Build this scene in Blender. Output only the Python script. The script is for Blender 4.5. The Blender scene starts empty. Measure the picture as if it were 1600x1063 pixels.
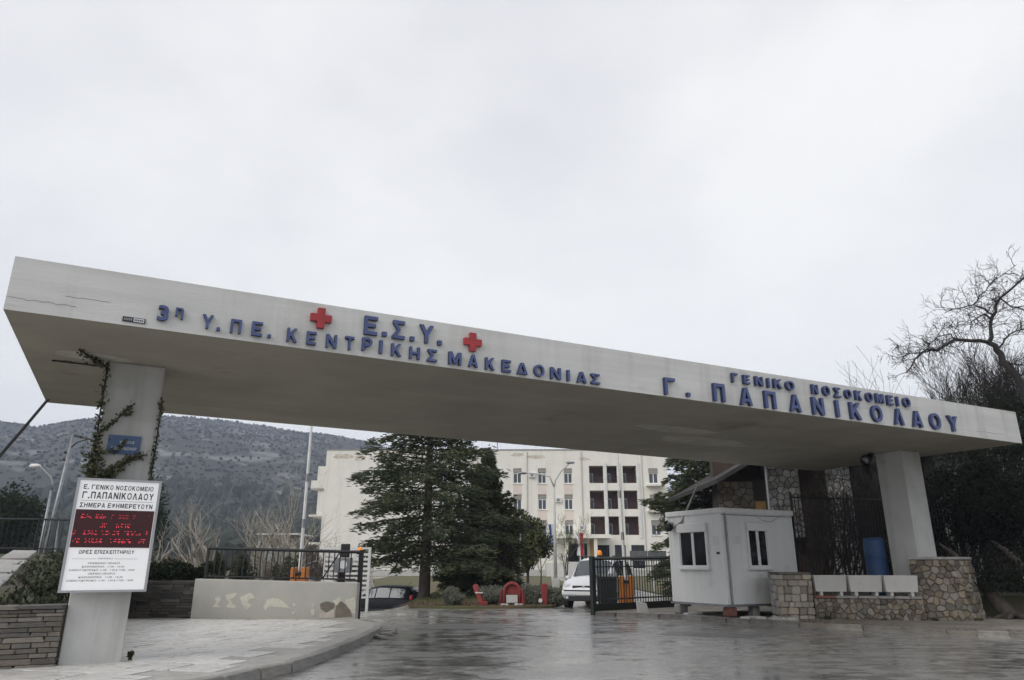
import bpy, bmesh, math, random
import numpy as np
from mathutils import Vector, Matrix, noise
from mathutils.geometry import tessellate_polygon

R = math.radians
S = bpy.context.scene
COL = S.collection

# ------------------------------------------------------------------ camera, light, exposure
cam_d = bpy.data.cameras.new("camera")
cam_d.lens = 25.0
cam_d.sensor_width = 36.0
cam_d.clip_start = 0.1
cam_d.clip_end = 6000
cam = bpy.data.objects.new("camera", cam_d)
cam.location = (0, 0, 1.45)
cam.rotation_euler = (R(90 + 17.47), 0, 0)
COL.objects.link(cam)
S.camera = cam

SUN_EL, SUN_AZ = R(32), R(228)          # azimuth clockwise from +Y: behind the camera, to its left
world = bpy.data.worlds.new("World")
S.world = world
world.use_nodes = True
wn, wl = world.node_tree.nodes, world.node_tree.links
bg = wn["Background"]
bg.inputs["Strength"].default_value = 0.1
sky = wn.new("ShaderNodeTexSky")
sky.sky_type = 'NISHITA'
sky.sun_disc = False
sky.sun_elevation = SUN_EL
sky.sun_rotation = SUN_AZ
tc = wn.new("ShaderNodeTexCoord")
mp = wn.new("ShaderNodeMapping"); mp.inputs["Scale"].default_value = (1.0, 1.0, 1.7)
nz = wn.new("ShaderNodeTexNoise")
nz.inputs["Scale"].default_value = 1.5; nz.inputs["Detail"].default_value = 5; nz.inputs["Roughness"].default_value = 0.5
cr = wn.new("ShaderNodeValToRGB")
cr.color_ramp.elements[0].position = 0.36; cr.color_ramp.elements[0].color = (7.0, 7.05, 7.4, 1)
cr.color_ramp.elements[1].position = 0.62; cr.color_ramp.elements[1].color = (9.1, 9.1, 9.1, 1)
mx = wn.new("ShaderNodeMix"); mx.data_type = 'RGBA'; mx.inputs[0].default_value = 0.95
wl.new(tc.outputs["Generated"], mp.inputs[0]); wl.new(mp.outputs[0], nz.inputs["Vector"])
wl.new(nz.outputs["Fac"], cr.inputs[0])
wl.new(sky.outputs[0], mx.inputs[6]); wl.new(cr.outputs[0], mx.inputs[7])
wl.new(mx.outputs[2], bg.inputs["Color"])

sd = bpy.data.lights.new("sun", 'SUN')
sd.energy = 1.5; sd.angle = R(45); sd.color = (1, 0.97, 0.93)
sun = bpy.data.objects.new("sun", sd)
dirv = Vector((math.sin(SUN_AZ) * math.cos(SUN_EL), math.cos(SUN_AZ) * math.cos(SUN_EL), math.sin(SUN_EL)))
sun.rotation_euler = dirv.to_track_quat('Z', 'Y').to_euler()
COL.objects.link(sun)

vs = S.view_settings
vs.view_transform = 'Standard'; vs.look = 'None'; vs.exposure = 0.2; vs.gamma = 1.0
vs.use_curve_mapping = False
S.cycles.max_bounces = 8
S.cycles.volume_bounces = 1

# ------------------------------------------------------------------ helpers
rng = random.Random(11)
nrng = np.random.default_rng(5)
LOC = {}

class MB:
    def __init__(s): s.v = []; s.f = []
    def add(s, vs_, fs):
        b = len(s.v); s.v.extend([tuple(v) for v in vs_]); s.f.extend([tuple(i + b for i in f) for f in fs]); return s
    def box(s, x0, x1, y0, y1, z0, z1):
        return s.add([(x0,y0,z0),(x1,y0,z0),(x1,y1,z0),(x0,y1,z0),(x0,y0,z1),(x1,y0,z1),(x1,y1,z1),(x0,y1,z1)],
                     [(3,2,1,0),(4,5,6,7),(0,1,5,4),(1,2,6,5),(2,3,7,6),(3,0,4,7)])
    def obox(s, o, a, b, la, lb, z0, z1):           # o corner, a/b unit 2d dirs
        p = [(o[0], o[1]), (o[0]+a[0]*la, o[1]+a[1]*la), (o[0]+a[0]*la+b[0]*lb, o[1]+a[1]*la+b[1]*lb), (o[0]+b[0]*lb, o[1]+b[1]*lb)]
        return s.prism(p, z0, z1)
    def prism(s, p, z0, z1):
        n = len(p)
        ar = sum(p[i][0]*p[(i+1)%n][1]-p[(i+1)%n][0]*p[i][1] for i in range(n))
        if ar < 0: p = p[::-1]
        f = [tuple(range(n-1,-1,-1)), tuple(range(n, 2*n))]
        f += [(i, (i+1)%n, n+(i+1)%n, n+i) for i in range(n)]
        return s.add([(x,y,z0) for x,y in p]+[(x,y,z1) for x,y in p], f)
    def tube(s, pts, r, n=6):
        pts = [Vector(p) for p in pts]; m = len(pts)
        if not isinstance(r, (list, tuple)): r = [r]*m
        vv = []; up = None
        for i, p in enumerate(pts):
            d = (pts[min(i+1,m-1)] - pts[max(i-1,0)])
            d = d.normalized() if d.length > 1e-9 else Vector((0,0,1))
            if up is None:
                up = Vector((1,0,0)) if abs(d.x) < 0.8 else Vector((0,1,0))
            a = d.cross(up)
            if a.length < 1e-6: a = d.orthogonal()
            a.normalize(); b = a.cross(d); up = b
            b = d.cross(a)
            for k in range(n):
                t = 2*math.pi*k/n
                vv.append(p + (a*math.cos(t) + b*math.sin(t))*r[i])
        f = [(i*n+k, i*n+(k+1)%n, (i+1)*n+(k+1)%n, (i+1)*n+k) for i in range(m-1) for k in range(n)]
        f += [tuple(range(n-1,-1,-1)), tuple(range((m-1)*n, m*n))]
        return s.add(vv, f)
    def lathe(s, c, prof, n=16):
        return s.tube([(c[0],c[1],c[2]+z) for r_,z in prof], [max(r_,1e-3) for r_,z in prof], n)
    def blob(s, c, rad, seed=0, sub=2, amp=.2, fr=1.5):
        bm = bmesh.new(); bmesh.ops.create_icosphere(bm, subdivisions=sub, radius=1)
        vv = []
        for v in bm.verts:
            k = 1 + amp*noise.noise(v.co*fr + Vector((seed*7.3, seed*1.7, 3.1)))*2
            vv.append((c[0]+v.co.x*k*rad[0], c[1]+v.co.y*k*rad[1], c[2]+v.co.z*k*rad[2]))
        fs = [tuple(v.index for v in f.verts) for f in bm.faces]; bm.free()
        return s.add(vv, fs)
    def quad(s, a, b, c, d): return s.add([a,b,c,d], [(0,1,2,3)])
    def build(s, name, mat, parent=None, smooth=False, origin=None, bevel=0):
        off = Vector(origin) if origin is not None else (LOC.get(parent.name, Vector()) if parent else Vector())
        me = bpy.data.meshes.new(name)
        me.from_pydata([(x-off.x, y-off.y, z-off.z) for x,y,z in s.v], [], s.f)
        if smooth: me.polygons.foreach_set('use_smooth', [True]*len(me.polygons))
        me.materials.append(mat); me.update()
        o = bpy.data.objects.new(name, me); COL.objects.link(o)
        if parent: o.parent = parent; LOC[o.name] = off
        elif origin is not None: o.location = off; LOC[o.name] = off
        if bevel:
            m = o.modifiers.new('bevel', 'BEVEL'); m.width = bevel; m.segments = 2; m.limit_method = 'ANGLE'
        return o

def tag(o, label=None, cat=None, group=None, kind=None):
    if label: o['label'] = label
    if cat: o['category'] = cat
    if group: o['group'] = group
    if kind: o['kind'] = kind
    return o

def thing(name, label, cat, loc=(0,0,0), rz=0, group=None, local=False):
    o = bpy.data.objects.new(name, None); COL.objects.link(o)
    o.empty_display_size = .2
    o.location = loc; o.rotation_euler = (0,0,rz)
    LOC[o.name] = Vector() if local else Vector(loc)
    return tag(o, label, cat, group)

def struct(o, label=None): o['kind'] = 'structure'; return o

def copy_tree(o, parent=None):
    c = o.copy(); COL.objects.link(c)
    if parent: c.parent = parent
    for ch in list(o.children): copy_tree(ch, c)
    return c

def leaves(name, C, D, ln, wd, mat, parent, flat=0.0):
    """one mesh of small leaf faces: centres C, directions D (numpy)"""
    C = np.asarray(C, float); D = np.asarray(D, float); n = len(C)
    D /= np.linalg.norm(D, axis=1, keepdims=True) + 1e-9
    Rn = nrng.normal(size=(n,3)); 
    if flat: Rn[:,2] += flat*4
    Sd = np.cross(D, Rn); Sd /= np.linalg.norm(Sd, axis=1, keepdims=True) + 1e-9
    L = ln*(.6+.8*nrng.random((n,1))); W = wd*(.6+.8*nrng.random((n,1)))
    off = np.array(LOC.get(parent.name, Vector())) if parent else np.zeros(3)
    C = C - off
    V = np.stack([C-D*L/2, C+Sd*W/2, C+D*L/2, C-Sd*W/2], 1).reshape(-1,3)
    me = bpy.data.meshes.new(name)
    me.vertices.add(4*n); me.vertices.foreach_set('co', V.ravel())
    me.loops.add(4*n); me.loops.foreach_set('vertex_index', np.arange(4*n))
    me.polygons.add(n); me.polygons.foreach_set('loop_start', np.arange(0,4*n,4))
    me.polygons.foreach_set('loop_total', np.full(n,4))
    me.update(calc_edges=True); me.materials.append(mat)
    o = bpy.data.objects.new(name, me); COL.objects.link(o)
    if parent: o.parent = parent; LOC[o.name] = LOC.get(parent.name, Vector())
    return o

# ------------------------------------------------------------------ materials
MATS = {}
def mat(name, col, rough=.8, col2=None, scale=4, detail=4, lo=.4, hi=.6, bump=0, bscale=60, rand=0, spec=.5, metal=0,
        emit=None, estr=0, rlo=None, stretch=None, third=None, tscale=1, tlo=.55, thi=.7, coat=0, streak=None, boards=None):
    if name in MATS: return MATS[name]
    m = bpy.data.materials.new(name); m.use_nodes = True
    N, L = m.node_tree.nodes, m.node_tree.links
    b = N['Principled BSDF']
    b.inputs['Roughness'].default_value = rough; b.inputs['Metallic'].default_value = metal
    b.inputs['Specular IOR Level'].default_value = spec
    if coat: b.inputs['Coat Weight'].default_value = coat; b.inputs['Coat Roughness'].default_value = .05
    t = N.new('ShaderNodeTexCoord'); vec = t.outputs['Object']
    if stretch:
        mpn = N.new('ShaderNodeMapping'); mpn.inputs['Scale'].default_value = stretch
        L.new(vec, mpn.inputs[0]); vec = mpn.outputs[0]
    def nzn(sc, det=4):
        n = N.new('ShaderNodeTexNoise'); n.inputs['Scale'].default_value = sc; n.inputs['Detail'].default_value = det
        n.inputs['Roughness'].default_value = .6
        L.new(vec, n.inputs['Vector']); return n
    def rampn(src, a, b_, c0, c1):
        r = N.new('ShaderNodeValToRGB'); e = r.color_ramp.elements
        e[0].position = a; e[1].position = b_; e[0].color = (*c0,1); e[1].color = (*c1,1)
        L.new(src, r.inputs[0]); return r
    out = None
    if col2 is not None:
        n = nzn(scale, detail); r = rampn(n.outputs['Fac'], lo, hi, col, col2); out = r.outputs[0]
        if rlo is not None:
            rr = rampn(n.outputs['Fac'], lo, hi, (rough,)*3, (rlo,)*3); L.new(rr.outputs[0], b.inputs['Roughness'])
    if third is not None:
        n3 = nzn(tscale, 6); r3 = rampn(n3.outputs['Fac'], tlo, thi, (0,0,0), (1,1,1))
        mxn = N.new('ShaderNodeMix'); mxn.data_type = 'RGBA'
        L.new(r3.outputs[0], mxn.inputs[0])
        if out is not None: L.new(out, mxn.inputs[6])
        else: mxn.inputs[6].default_value = (*col,1)
        mxn.inputs[7].default_value = (*third,1); out = mxn.outputs[2]
    def mult(src, fac_socket):
        mm = N.new('ShaderNodeMix'); mm.data_type = 'RGBA'; mm.blend_type = 'MULTIPLY'; mm.inputs[0].default_value = 1
        L.new(src, mm.inputs[6]); L.new(fac_socket, mm.inputs[7]); return mm.outputs[2]
    def nmap(sc, rot):
        q = N.new('ShaderNodeMapping'); q.inputs['Scale'].default_value = sc
        q0 = N.new('ShaderNodeMapping'); q0.inputs['Rotation'].default_value = (0,0,rot)
        L.new(t.outputs['Object'], q0.inputs[0]); L.new(q0.outputs[0], q.inputs[0])
        n = N.new('ShaderNodeTexNoise'); n.inputs['Scale'].default_value = 1; n.inputs['Detail'].default_value = 5
        n.inputs['Roughness'].default_value = .65; L.new(q.outputs[0], n.inputs['Vector']); return n
    if streak:       # rain streaks and dirt runs down a wall
        n5 = nmap((streak[1], streak[1], streak[1]*.07), 0)
        r5 = rampn(n5.outputs['Fac'], .50, .66, (1,1,1), (1-streak[0],1-streak[0]*1.03,1-streak[0]*1.1)); out = mult(out, r5.outputs[0])
    if boards:       # shuttering boards left in the concrete, running along the canopy
        n6 = nmap(boards[1], R(-27.65)); r6 = rampn(n6.outputs['Fac'], .40, .62, (1-boards[0],)*3, (1,1,1)); out = mult(out, r6.outputs[0])
    if rand:
        oi = N.new('ShaderNodeObjectInfo')
        mr = N.new('ShaderNodeMapRange'); mr.inputs[3].default_value = 1-rand; mr.inputs[4].default_value = 1+rand
        L.new(oi.outputs['Random'], mr.inputs[0])
        hs = N.new('ShaderNodeHueSaturation')
        L.new(mr.outputs[0], hs.inputs['Value'])
        ms = N.new('ShaderNodeMath'); ms.operation = 'MULTIPLY'; ms.inputs[1].default_value = 7.31
        fr = N.new('ShaderNodeMath'); fr.operation = 'FRACT'
        L.new(oi.outputs['Random'], ms.inputs[0]); L.new(ms.outputs[0], fr.inputs[0])
        mr2 = N.new('ShaderNodeMapRange'); mr2.inputs[3].default_value = .55; mr2.inputs[4].default_value = 1.1
        L.new(fr.outputs[0], mr2.inputs[0]); L.new(mr2.outputs[0], hs.inputs['Saturation'])
        if out is not None: L.new(out, hs.inputs['Color'])
        else: hs.inputs['Color'].default_value = (*col,1)
        out = hs.outputs[0]
    if out is not None: L.new(out, b.inputs['Base Color'])
    else: b.inputs['Base Color'].default_value = (*col,1)
    if bump:
        n = nzn(bscale, 5); bp = N.new('ShaderNodeBump'); bp.inputs['Strength'].default_value = bump
        bp.inputs['Distance'].default_value = .02
        L.new(n.outputs['Fac'], bp.inputs['Height']); L.new(bp.outputs[0], b.inputs['Normal'])
    if emit:
        b.inputs['Emission Color'].default_value = (*emit,1); b.inputs['Emission Strength'].default_value = estr
    MATS[name] = m
    return m

M = dict(
 white_conc = mat('painted_concrete', (.68,.68,.65), .85, (.60,.60,.57), 1.1, 6, .35, .7, .25, 25, third=(.46,.46,.425), tscale=1.6, tlo=.62, thi=.8, stretch=(.5,.5,2.2), streak=(.13,2.0), boards=(.06,(.35,3,12))),
 soffit = mat('soffit_shade_tone', (.37,.345,.29), .9, (.30,.28,.235), .7, 6, .35, .7, .2, 18, third=(.23,.21,.17), tscale=.5, tlo=.6, thi=.72, boards=(.06,(.12,3,1))),  # darker than the fascia: part of the underside's shade sits in this colour
 col_conc = mat('column_paint', (.55,.55,.53), .85, (.46,.46,.44), 1.5, 6, .35, .7, .3, 30, third=(.36,.36,.33), tscale=1.3, tlo=.6, thi=.78, streak=(.14,4)),
 blue = mat('letter_blue', (.075,.105,.255), .5, (.06,.08,.20), 9, 4, .4, .65),
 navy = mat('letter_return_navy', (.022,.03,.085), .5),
 red = mat('cross_red', (.43,.035,.038), .5, (.33,.03,.033), 5, streak=(.12,9)),
 dark_metal = mat('dark_green_metal', (.012,.018,.016), .45, (.02,.02,.018), 8, 3),
 black_metal = mat('black_metal', (.012,.012,.013), .5),
 galv = mat('grey_metal', (.32,.33,.34), .45, (.25,.26,.27), 5, metal=.6),
 sign_white = mat('sign_white', (.82,.82,.83), .35, (.76,.76,.77), 3),
 alu = mat('aluminium_frame', (.45,.45,.46), .4, metal=.7),
 ink = mat('black_print', (.03,.03,.035), .5),
 led_back = mat('led_back', (.02,.004,.004), .25, emit=(.5,.02,.03), estr=.03),
 led = mat('led_red', (.3,.02,.03), .4, emit=(1,.05,.09), estr=.85),
 led_dim = mat('led_red_dim', (.3,.02,.03), .4, emit=(1,.03,.06), estr=.2),
 blue_sign = mat('blue_plate', (.07,.13,.26), .5, (.06,.11,.22), 8),
 white = mat('white_paint', (.72,.72,.71), .5, (.64,.64,.62), 4),
 kiosk = mat('kiosk_panel', (.80,.80,.78), .5, (.74,.74,.72), 1.2, 6, .35, .7, third=(.52,.50,.46), tscale=1.4, tlo=.6, thi=.85, stretch=(1,1,.5), streak=(.05,5)),
 pvc = mat('white_pvc', (.78,.78,.77), .35),
 glass_dark = mat('dark_glass', (.008,.009,.010), .06, spec=.6),
 glass = mat('window_glass', (.05,.06,.07), .08, spec=.8),
 slate = mat('slate', (.20,.175,.14), .6, (.12,.105,.085), 5, 5, .35, .65, .5, 25, rand=.45),
 slate_dark = mat('slate_dark', (.12,.105,.09), .6, (.07,.06,.052), 5, 5, .35, .65, .5, 25, rand=.45),
 mortar = mat('mortar', (.20,.175,.14), .95, (.14,.12,.095), 8, bump=.5, bscale=40),
 mortar_dark = mat('mortar_dark', (.05,.045,.04), .95),
 rubble = mat('field_stone', (.42,.36,.285), .75, (.29,.25,.20), 4, 6, .35, .65, .7, 16, rand=.4),
 rubble_brown = mat('brown_field_stone', (.22,.18,.13), .8, (.14,.115,.085), 4, 6, .35, .65, .7, 16, rand=.5),
 pale_stone = mat('pale_stone', (.58,.56,.52), .8, (.38,.36,.33), 4, 6, .35, .65, .7, 16, rand=.38),
 render = mat('grey_render', (.50,.485,.445), .9, (.43,.42,.38), 1.5, 6, .35, .7, .25, 40, third=(.36,.345,.31), tscale=1.2, tlo=.6, thi=.8),
 flake = mat('old_whitewash', (.66,.64,.55), .9, (.58,.56,.48), 9),
 flake_brown = mat('bare_plaster', (.22,.195,.16), .95, (.17,.15,.12), 7),
 flake_pink = mat('pinkish_plaster', (.60,.54,.47), .95, (.53,.48,.42), 7),
 slab = mat('paving_stone', (.76,.735,.69), .34, (.62,.595,.55), 2.5, 6, .35, .68, .35, 30, rand=.1, rlo=.22, spec=.8),
 slab_base = mat('paving_mortar', (.48,.46,.42), .4, (.36,.34,.31), 5, 5, bump=.4, bscale=30),
 kerb = mat('kerb_concrete', (.38,.36,.33), .55, (.25,.24,.22), 4, 6, .35, .65, .6, 25, rand=.12),
 orange = mat('orange_paint', (.58,.20,.03), .5, (.48,.16,.03), 5),
 amber = mat('amber_lens', (.8,.25,.02), .25, emit=(1,.35,.05), estr=.25),
 red_paint = mat('red_painted_metal', (.27,.03,.026), .7, (.19,.035,.03), 5, 6, .35, .65, third=(.10,.05,.04), tscale=3, tlo=.58, thi=.7),
 cream = mat('cream_stucco', (.82,.795,.72), .9, (.77,.745,.67), .5, 5, .35, .65, third=(.56,.52,.45), tscale=.35, tlo=.62, thi=.85, streak=(.10,.9)),
 pink = mat('pink_stucco', (.74,.645,.575), .9, (.70,.61,.545), .8),
 roof_grey = mat('roof_edge', (.30,.28,.26), .9),
 maroon = mat('maroon_wall', (.21,.11,.105), .9, (.17,.09,.085), 2),
 bark = mat('bark', (.075,.06,.048), .9, (.045,.037,.03), 8, 4, bump=.6, bscale=20, stretch=(1,1,.3)),
 bark_pale = mat('pale_bark', (.38,.35,.30), .9, (.26,.235,.20), 6, 4),
 bark_dark = mat('dark_bark', (.035,.03,.027), .9, (.025,.02,.018), 8, 4),
 twig = mat('twig', (.10,.08,.065), .9, (.07,.055,.045), 3),
 twig_red = mat('reddish_twig', (.15,.095,.075), .9, (.11,.09,.06), 1.5),
 cedar = mat('cedar_needles', (.048,.066,.032), .85, (.095,.108,.050), .9, 4, .35, .65),
 cedar2 = mat('cypress_needles', (.058,.070,.030), .85, (.115,.118,.050), .8, 4, .35, .65),
 dark_leaf = mat('dark_leaves', (.022,.030,.016), .9, (.036,.046,.022), 1.2, 3, .35, .65, spec=.1),
 black_leaf = mat('shaded_evergreen_leaves', (.012,.016,.012), .95, (.02,.024,.016), 1.2, 3, .35, .65, spec=.05),  # near black: the deep shade at the right is put into the leaf colour
 dark_leaf2 = mat('dull_green_leaves', (.042,.052,.026), .8, (.062,.068,.034), 1.2, 3, .35, .65),
 bronze_leaf = mat('bronze_leaves', (.060,.045,.026), .8, (.04,.042,.022), 1.5, 3, .35, .65),
 yellow_leaf = mat('yellow_green_leaves', (.10,.105,.028), .8, (.05,.06,.024), 1.0, 3, .4, .6),
 lavender = mat('grey_green_leaves', (.19,.195,.155), .9, (.12,.13,.095), 4, 3),
 ivy = mat('ivy_leaves', (.045,.06,.022), .6, (.075,.072,.03), 6, 3),
 grass = mat('lawn_grass', (.085,.105,.035), .95, (.115,.105,.05), .6, 6, .35, .65, .6, 40, third=(.13,.085,.055), tscale=.25, tlo=.5, thi=.62),
 litter = mat('dead_leaves', (.16,.09,.055), .9, (.11,.065,.04), 3, rand=.2),
 soil = mat('soil', (.09,.07,.05), .95, (.06,.07,.03), 1.5, 6, .4, .6, .6, 20),
 hill = mat('hillside', (.023,.028,.022), .95, (.036,.039,.032), .02, 8, .4, .6, third=(.17,.168,.165), tscale=.022, tlo=.545, thi=.64, stretch=(1,1,2.2)),
 scrub = mat('hill_scrub', (.022,.027,.021), .95, (.034,.037,.030), .02, 4, rand=.2),
 asphalt = None,
 tyre = mat('tyre_rubber', (.012,.012,.012), .7),
 car_white = mat('white_car_paint', (.66,.67,.69), .25, coat=.8),
 car_dark = mat('dark_blue_car_paint', (.005,.007,.012), .5, spec=.15),
 rim = mat('wheel_rim', (.5,.5,.5), .35, metal=.6),
 lamp_lens = mat('clear_lens', (.55,.56,.58), .1),
 tail = mat('red_lens', (.35,.02,.025), .2),
 plastic_blue = mat('blue_plastic', (.03,.085,.21), .55, (.025,.065,.16), 3),
 planter = mat('planter_concrete', (.56,.55,.52), .8, (.46,.45,.42), 2.5, 6, .35, .7),
 brick_red = mat('red_brick', (.25,.11,.075), .85, (.18,.08,.06), 6),
 timber = mat('brown_timber', (.075,.045,.03), .85, (.05,.032,.022), 3, stretch=(1,1,.2), rand=.25),
 roof_tile = mat('roof_tile', (.035,.03,.028), .9, (.025,.021,.02), 3, rand=.2),
 ochre = mat('ochre_paint', (.42,.25,.08), .8),
 far_leaf = mat('far_conifer_leaves', (.020,.027,.018), .9, (.034,.039,.026), .4, 3),
 flag_red = mat('flag_red', (.45,.02,.03), .8), flag_white = mat('flag_white', (.75,.75,.75), .8), flag_blue = mat('flag_blue', (.05,.12,.35), .8),
 lampglass = mat('lamp_bowl', (.7,.7,.68), .3),
)

def asphalt():
    m = bpy.data.materials.new('wet_asphalt'); m.use_nodes = True
    N, L = m.node_tree.nodes, m.node_tree.links; b = N['Principled BSDF']
    t = N.new('ShaderNodeTexCoord')
    def nz_(sc, det, st=(1,1,1), rough=.6):
        mp_ = N.new('ShaderNodeMapping'); mp_.inputs['Scale'].default_value = st; L.new(t.outputs['Object'], mp_.inputs[0])
        n = N.new('ShaderNodeTexNoise'); n.inputs['Scale'].default_value = sc; n.inputs['Detail'].default_value = det
        n.inputs['Roughness'].default_value = rough; L.new(mp_.outputs[0], n.inputs['Vector']); return n.outputs['Fac']
    def ramp_(src, a, b_, c0, c1):
        r = N.new('ShaderNodeValToRGB'); e = r.color_ramp.elements
        e[0].position = a; e[1].position = b_; e[0].color = (*c0,1); e[1].color = (*c1,1); L.new(src, r.inputs[0]); return r.outputs[0]
    fine = nz_(55, 6, rough=.75); broad = nz_(.45, 6, (1,1.6,1)); mid = nz_(2.2, 6, (1, 1.5, 1))
    c1 = ramp_(fine, .35, .7, (.17,.167,.16), (.38,.372,.358))
    c2 = ramp_(mid, .3, .7, (.5,.49,.48), (1.2,1.18,1.15))
    mxn = N.new('ShaderNodeMix'); mxn.data_type = 'RGBA'; mxn.blend_type = 'MULTIPLY'; mxn.inputs[0].default_value = 1
    L.new(c1, mxn.inputs[6]); L.new(c2, mxn.inputs[7]); L.new(mxn.outputs[2], b.inputs['Base Color'])
    ad = N.new('ShaderNodeMath'); ad.operation = 'MULTIPLY_ADD'; ad.inputs[1].default_value = .55
    L.new(mid, ad.inputs[0])
    ml = N.new('ShaderNodeMath'); ml.operation = 'MULTIPLY'; ml.inputs[1].default_value = .55
    L.new(broad, ml.inputs[0]); L.new(ml.outputs[0], ad.inputs[2])
    rr = ramp_(ad.outputs[0], .46, .62, (.26,)*3, (.42,)*3); L.new(rr, b.inputs['Roughness'])
    bs = ramp_(ad.outputs[0], .46, .62, (.04,)*3, (.35,)*3)
    bp = N.new('ShaderNodeBump'); bp.inputs['Distance'].default_value = .012
    L.new(bs, bp.inputs['Strength']); L.new(fine, bp.inputs['Height']); L.new(bp.outputs[0], b.inputs['Normal'])
    cw = ramp_(ad.outputs[0], .50, .59, (1,)*3, (.7,)*3); L.new(cw, b.inputs['Coat Weight'])
    cr_r = ramp_(ad.outputs[0], .45, .60, (.10,)*3, (.33,)*3); L.new(cr_r, b.inputs['Coat Roughness']); b.inputs['Coat IOR'].default_value = 1.6
    return m
M['asphalt'] = asphalt()

# ------------------------------------------------------------------ text (built-in font, made into meshes)
dg = None
TXT = {}
def glyph(s, bold):
    k = (s, bold)
    if k in TXT: return TXT[k]
    c = bpy.data.curves.new('t', 'FONT'); c.body = s; c.offset = bold; c.resolution_u = 3
    o = bpy.data.objects.new('t', c); COL.objects.link(o)
    bpy.context.view_layer.update()
    me = bpy.data.meshes.new_from_object(o.evaluated_get(bpy.context.evaluated_depsgraph_get()))
    V = np.array([v.co[:2] for v in me.vertices]); F = [tuple(p.vertices) for p in me.polygons]
    bpy.data.objects.remove(o); bpy.data.curves.remove(c); bpy.data.meshes.remove(me)
    V -= V.min(0); ext = V.max(0); V /= np.maximum(ext, 1e-6)
    TXT[k] = (V, F, ext[0]/max(ext[1],1e-6)); return TXT[k]

tx, ty = .24, .185
CUT = {'Γ':[[(0,0),(tx,0),(tx,1-ty),(1,1-ty),(1,1),(0,1)]],
'Π':[[(0,0),(tx,0),(tx,1-ty),(1-tx,1-ty),(1-tx,0),(1,0),(1,1),(0,1)]],
'Ε':[[(0,0),(1,0),(1,ty),(tx,ty),(tx,.41),(.88,.41),(.88,.59),(tx,.59),(tx,1-ty),(1,1-ty),(1,1),(0,1)]],
'Τ':[[(.38,0),(.62,0),(.62,1-ty),(1,1-ty),(1,1),(0,1),(0,1-ty),(.38,1-ty)]],
'Η':[[(0,0),(tx,0),(tx,.41),(1-tx,.41),(1-tx,0),(1,0),(1,1),(1-tx,1),(1-tx,.59),(tx,.59),(tx,1),(0,1)]],
'Α':[[(0,0),(.23,0),(.30,.19),(.70,.19),(.77,0),(1,0),(.63,1),(.37,1)],[(.36,.36),(.5,.79),(.64,.36)]],
'Δ':[[(0,0),(1,0),(.63,1),(.37,1)],[(.28,.17),(.5,.78),(.72,.17)]],
'Λ':[[(0,0),(.24,0),(.5,.76),(.76,0),(1,0),(.63,1),(.37,1)]],
'Κ':[[(0,0),(tx,0),(tx,.30),(.38,.45),(.72,0),(1,0),(.54,.61),(.97,1),(.66,1),(tx,.60),(tx,1),(0,1)]],
'Ν':[[(0,0),(.22,0),(.22,.64),(.76,0),(1,0),(1,1),(.78,1),(.78,.36),(.24,1),(0,1)]],
'Μ':[[(0,0),(.19,0),(.19,.66),(.41,.05),(.59,.05),(.81,.66),(.81,0),(1,0),(1,1),(.74,1),(.5,.34),(.26,1),(0,1)]],
'Υ':[[(.38,0),(.62,0),(.62,.42),(1,1),(.73,1),(.5,.62),(.27,1),(0,1),(.38,.42)]],
'Σ':[[(0,0),(1,0),(1,.18),(.36,.18),(.66,.5),(.36,.82),(.97,.82),(.97,1),(.03,1),(.03,.84),(.38,.5),(0,.16)]],
'.':[[(0,0),(1,0),(1,1),(0,1)]], 'Ι':[[(0,0),(1,0),(1,1),(0,1)]]}
def cut_glyph(ch):
    loops = CUT[ch]; pts = [p for l in loops for p in l]
    F = []
    for f in tessellate_polygon([[Vector((x,y,0)) for x,y in l] for l in loops]):
        a,b,c = [pts[i] for i in f]
        F.append(tuple(f) if (b[0]-a[0])*(c[1]-a[1])-(b[1]-a[1])*(c[0]-a[0]) > 0 else tuple(reversed(f)))
    return np.array(pts, float), F
def lettering(name, s, material, parent, o, ux, n, w, h, depth=0.0, bold=.0, up=Vector((0,0,1))):
    """o: lower-left corner, ux: reading direction, n: outward normal"""
    ux = Vector(ux).normalized(); n = Vector(n).normalized(); o = Vector(o)
    mb = MB()
    if s in CUT:
        V, F = cut_glyph(s)
    else:
        V, F, _ = glyph(s, bold)
    nv = len(V)
    base = [o + ux*(x*w) + up*(y*h) for x, y in V]
    if depth <= 0:
        mb.add([b_ + n*.002 for b_ in base], F)
    else:
        # weld outline: merge by position to find boundary edges
        key = {}; rem = []
        for i, (x, y) in enumerate(V):
            k = (round(x,4), round(y,4)); rem.append(key.setdefault(k, i))
        FF = [tuple(rem[i] for i in f) for f in F]
        cnt = {}
        for f in FF:
            for i in range(len(f)):
                a, b_ = f[i], f[(i+1)%len(f)]
                cnt[(a,b_)] = cnt.get((a,b_),0)+1
        fs = [tuple(i+nv for i in f) for f in FF] + [tuple(reversed(f)) for f in FF]
        for (a,b_) in cnt:
            if (b_,a) not in cnt: fs.append((a, b_, b_+nv, a+nv))
        mb.add([b_ for b_ in base] + [b_ + n*depth for b_ in base], fs)
    o_ = mb.build(name, material, parent)
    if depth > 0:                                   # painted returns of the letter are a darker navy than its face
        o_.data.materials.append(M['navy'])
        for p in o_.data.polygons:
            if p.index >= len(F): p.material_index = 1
    if len(s) > 1: o_['kind'] = 'stuff'
    return o_

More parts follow.
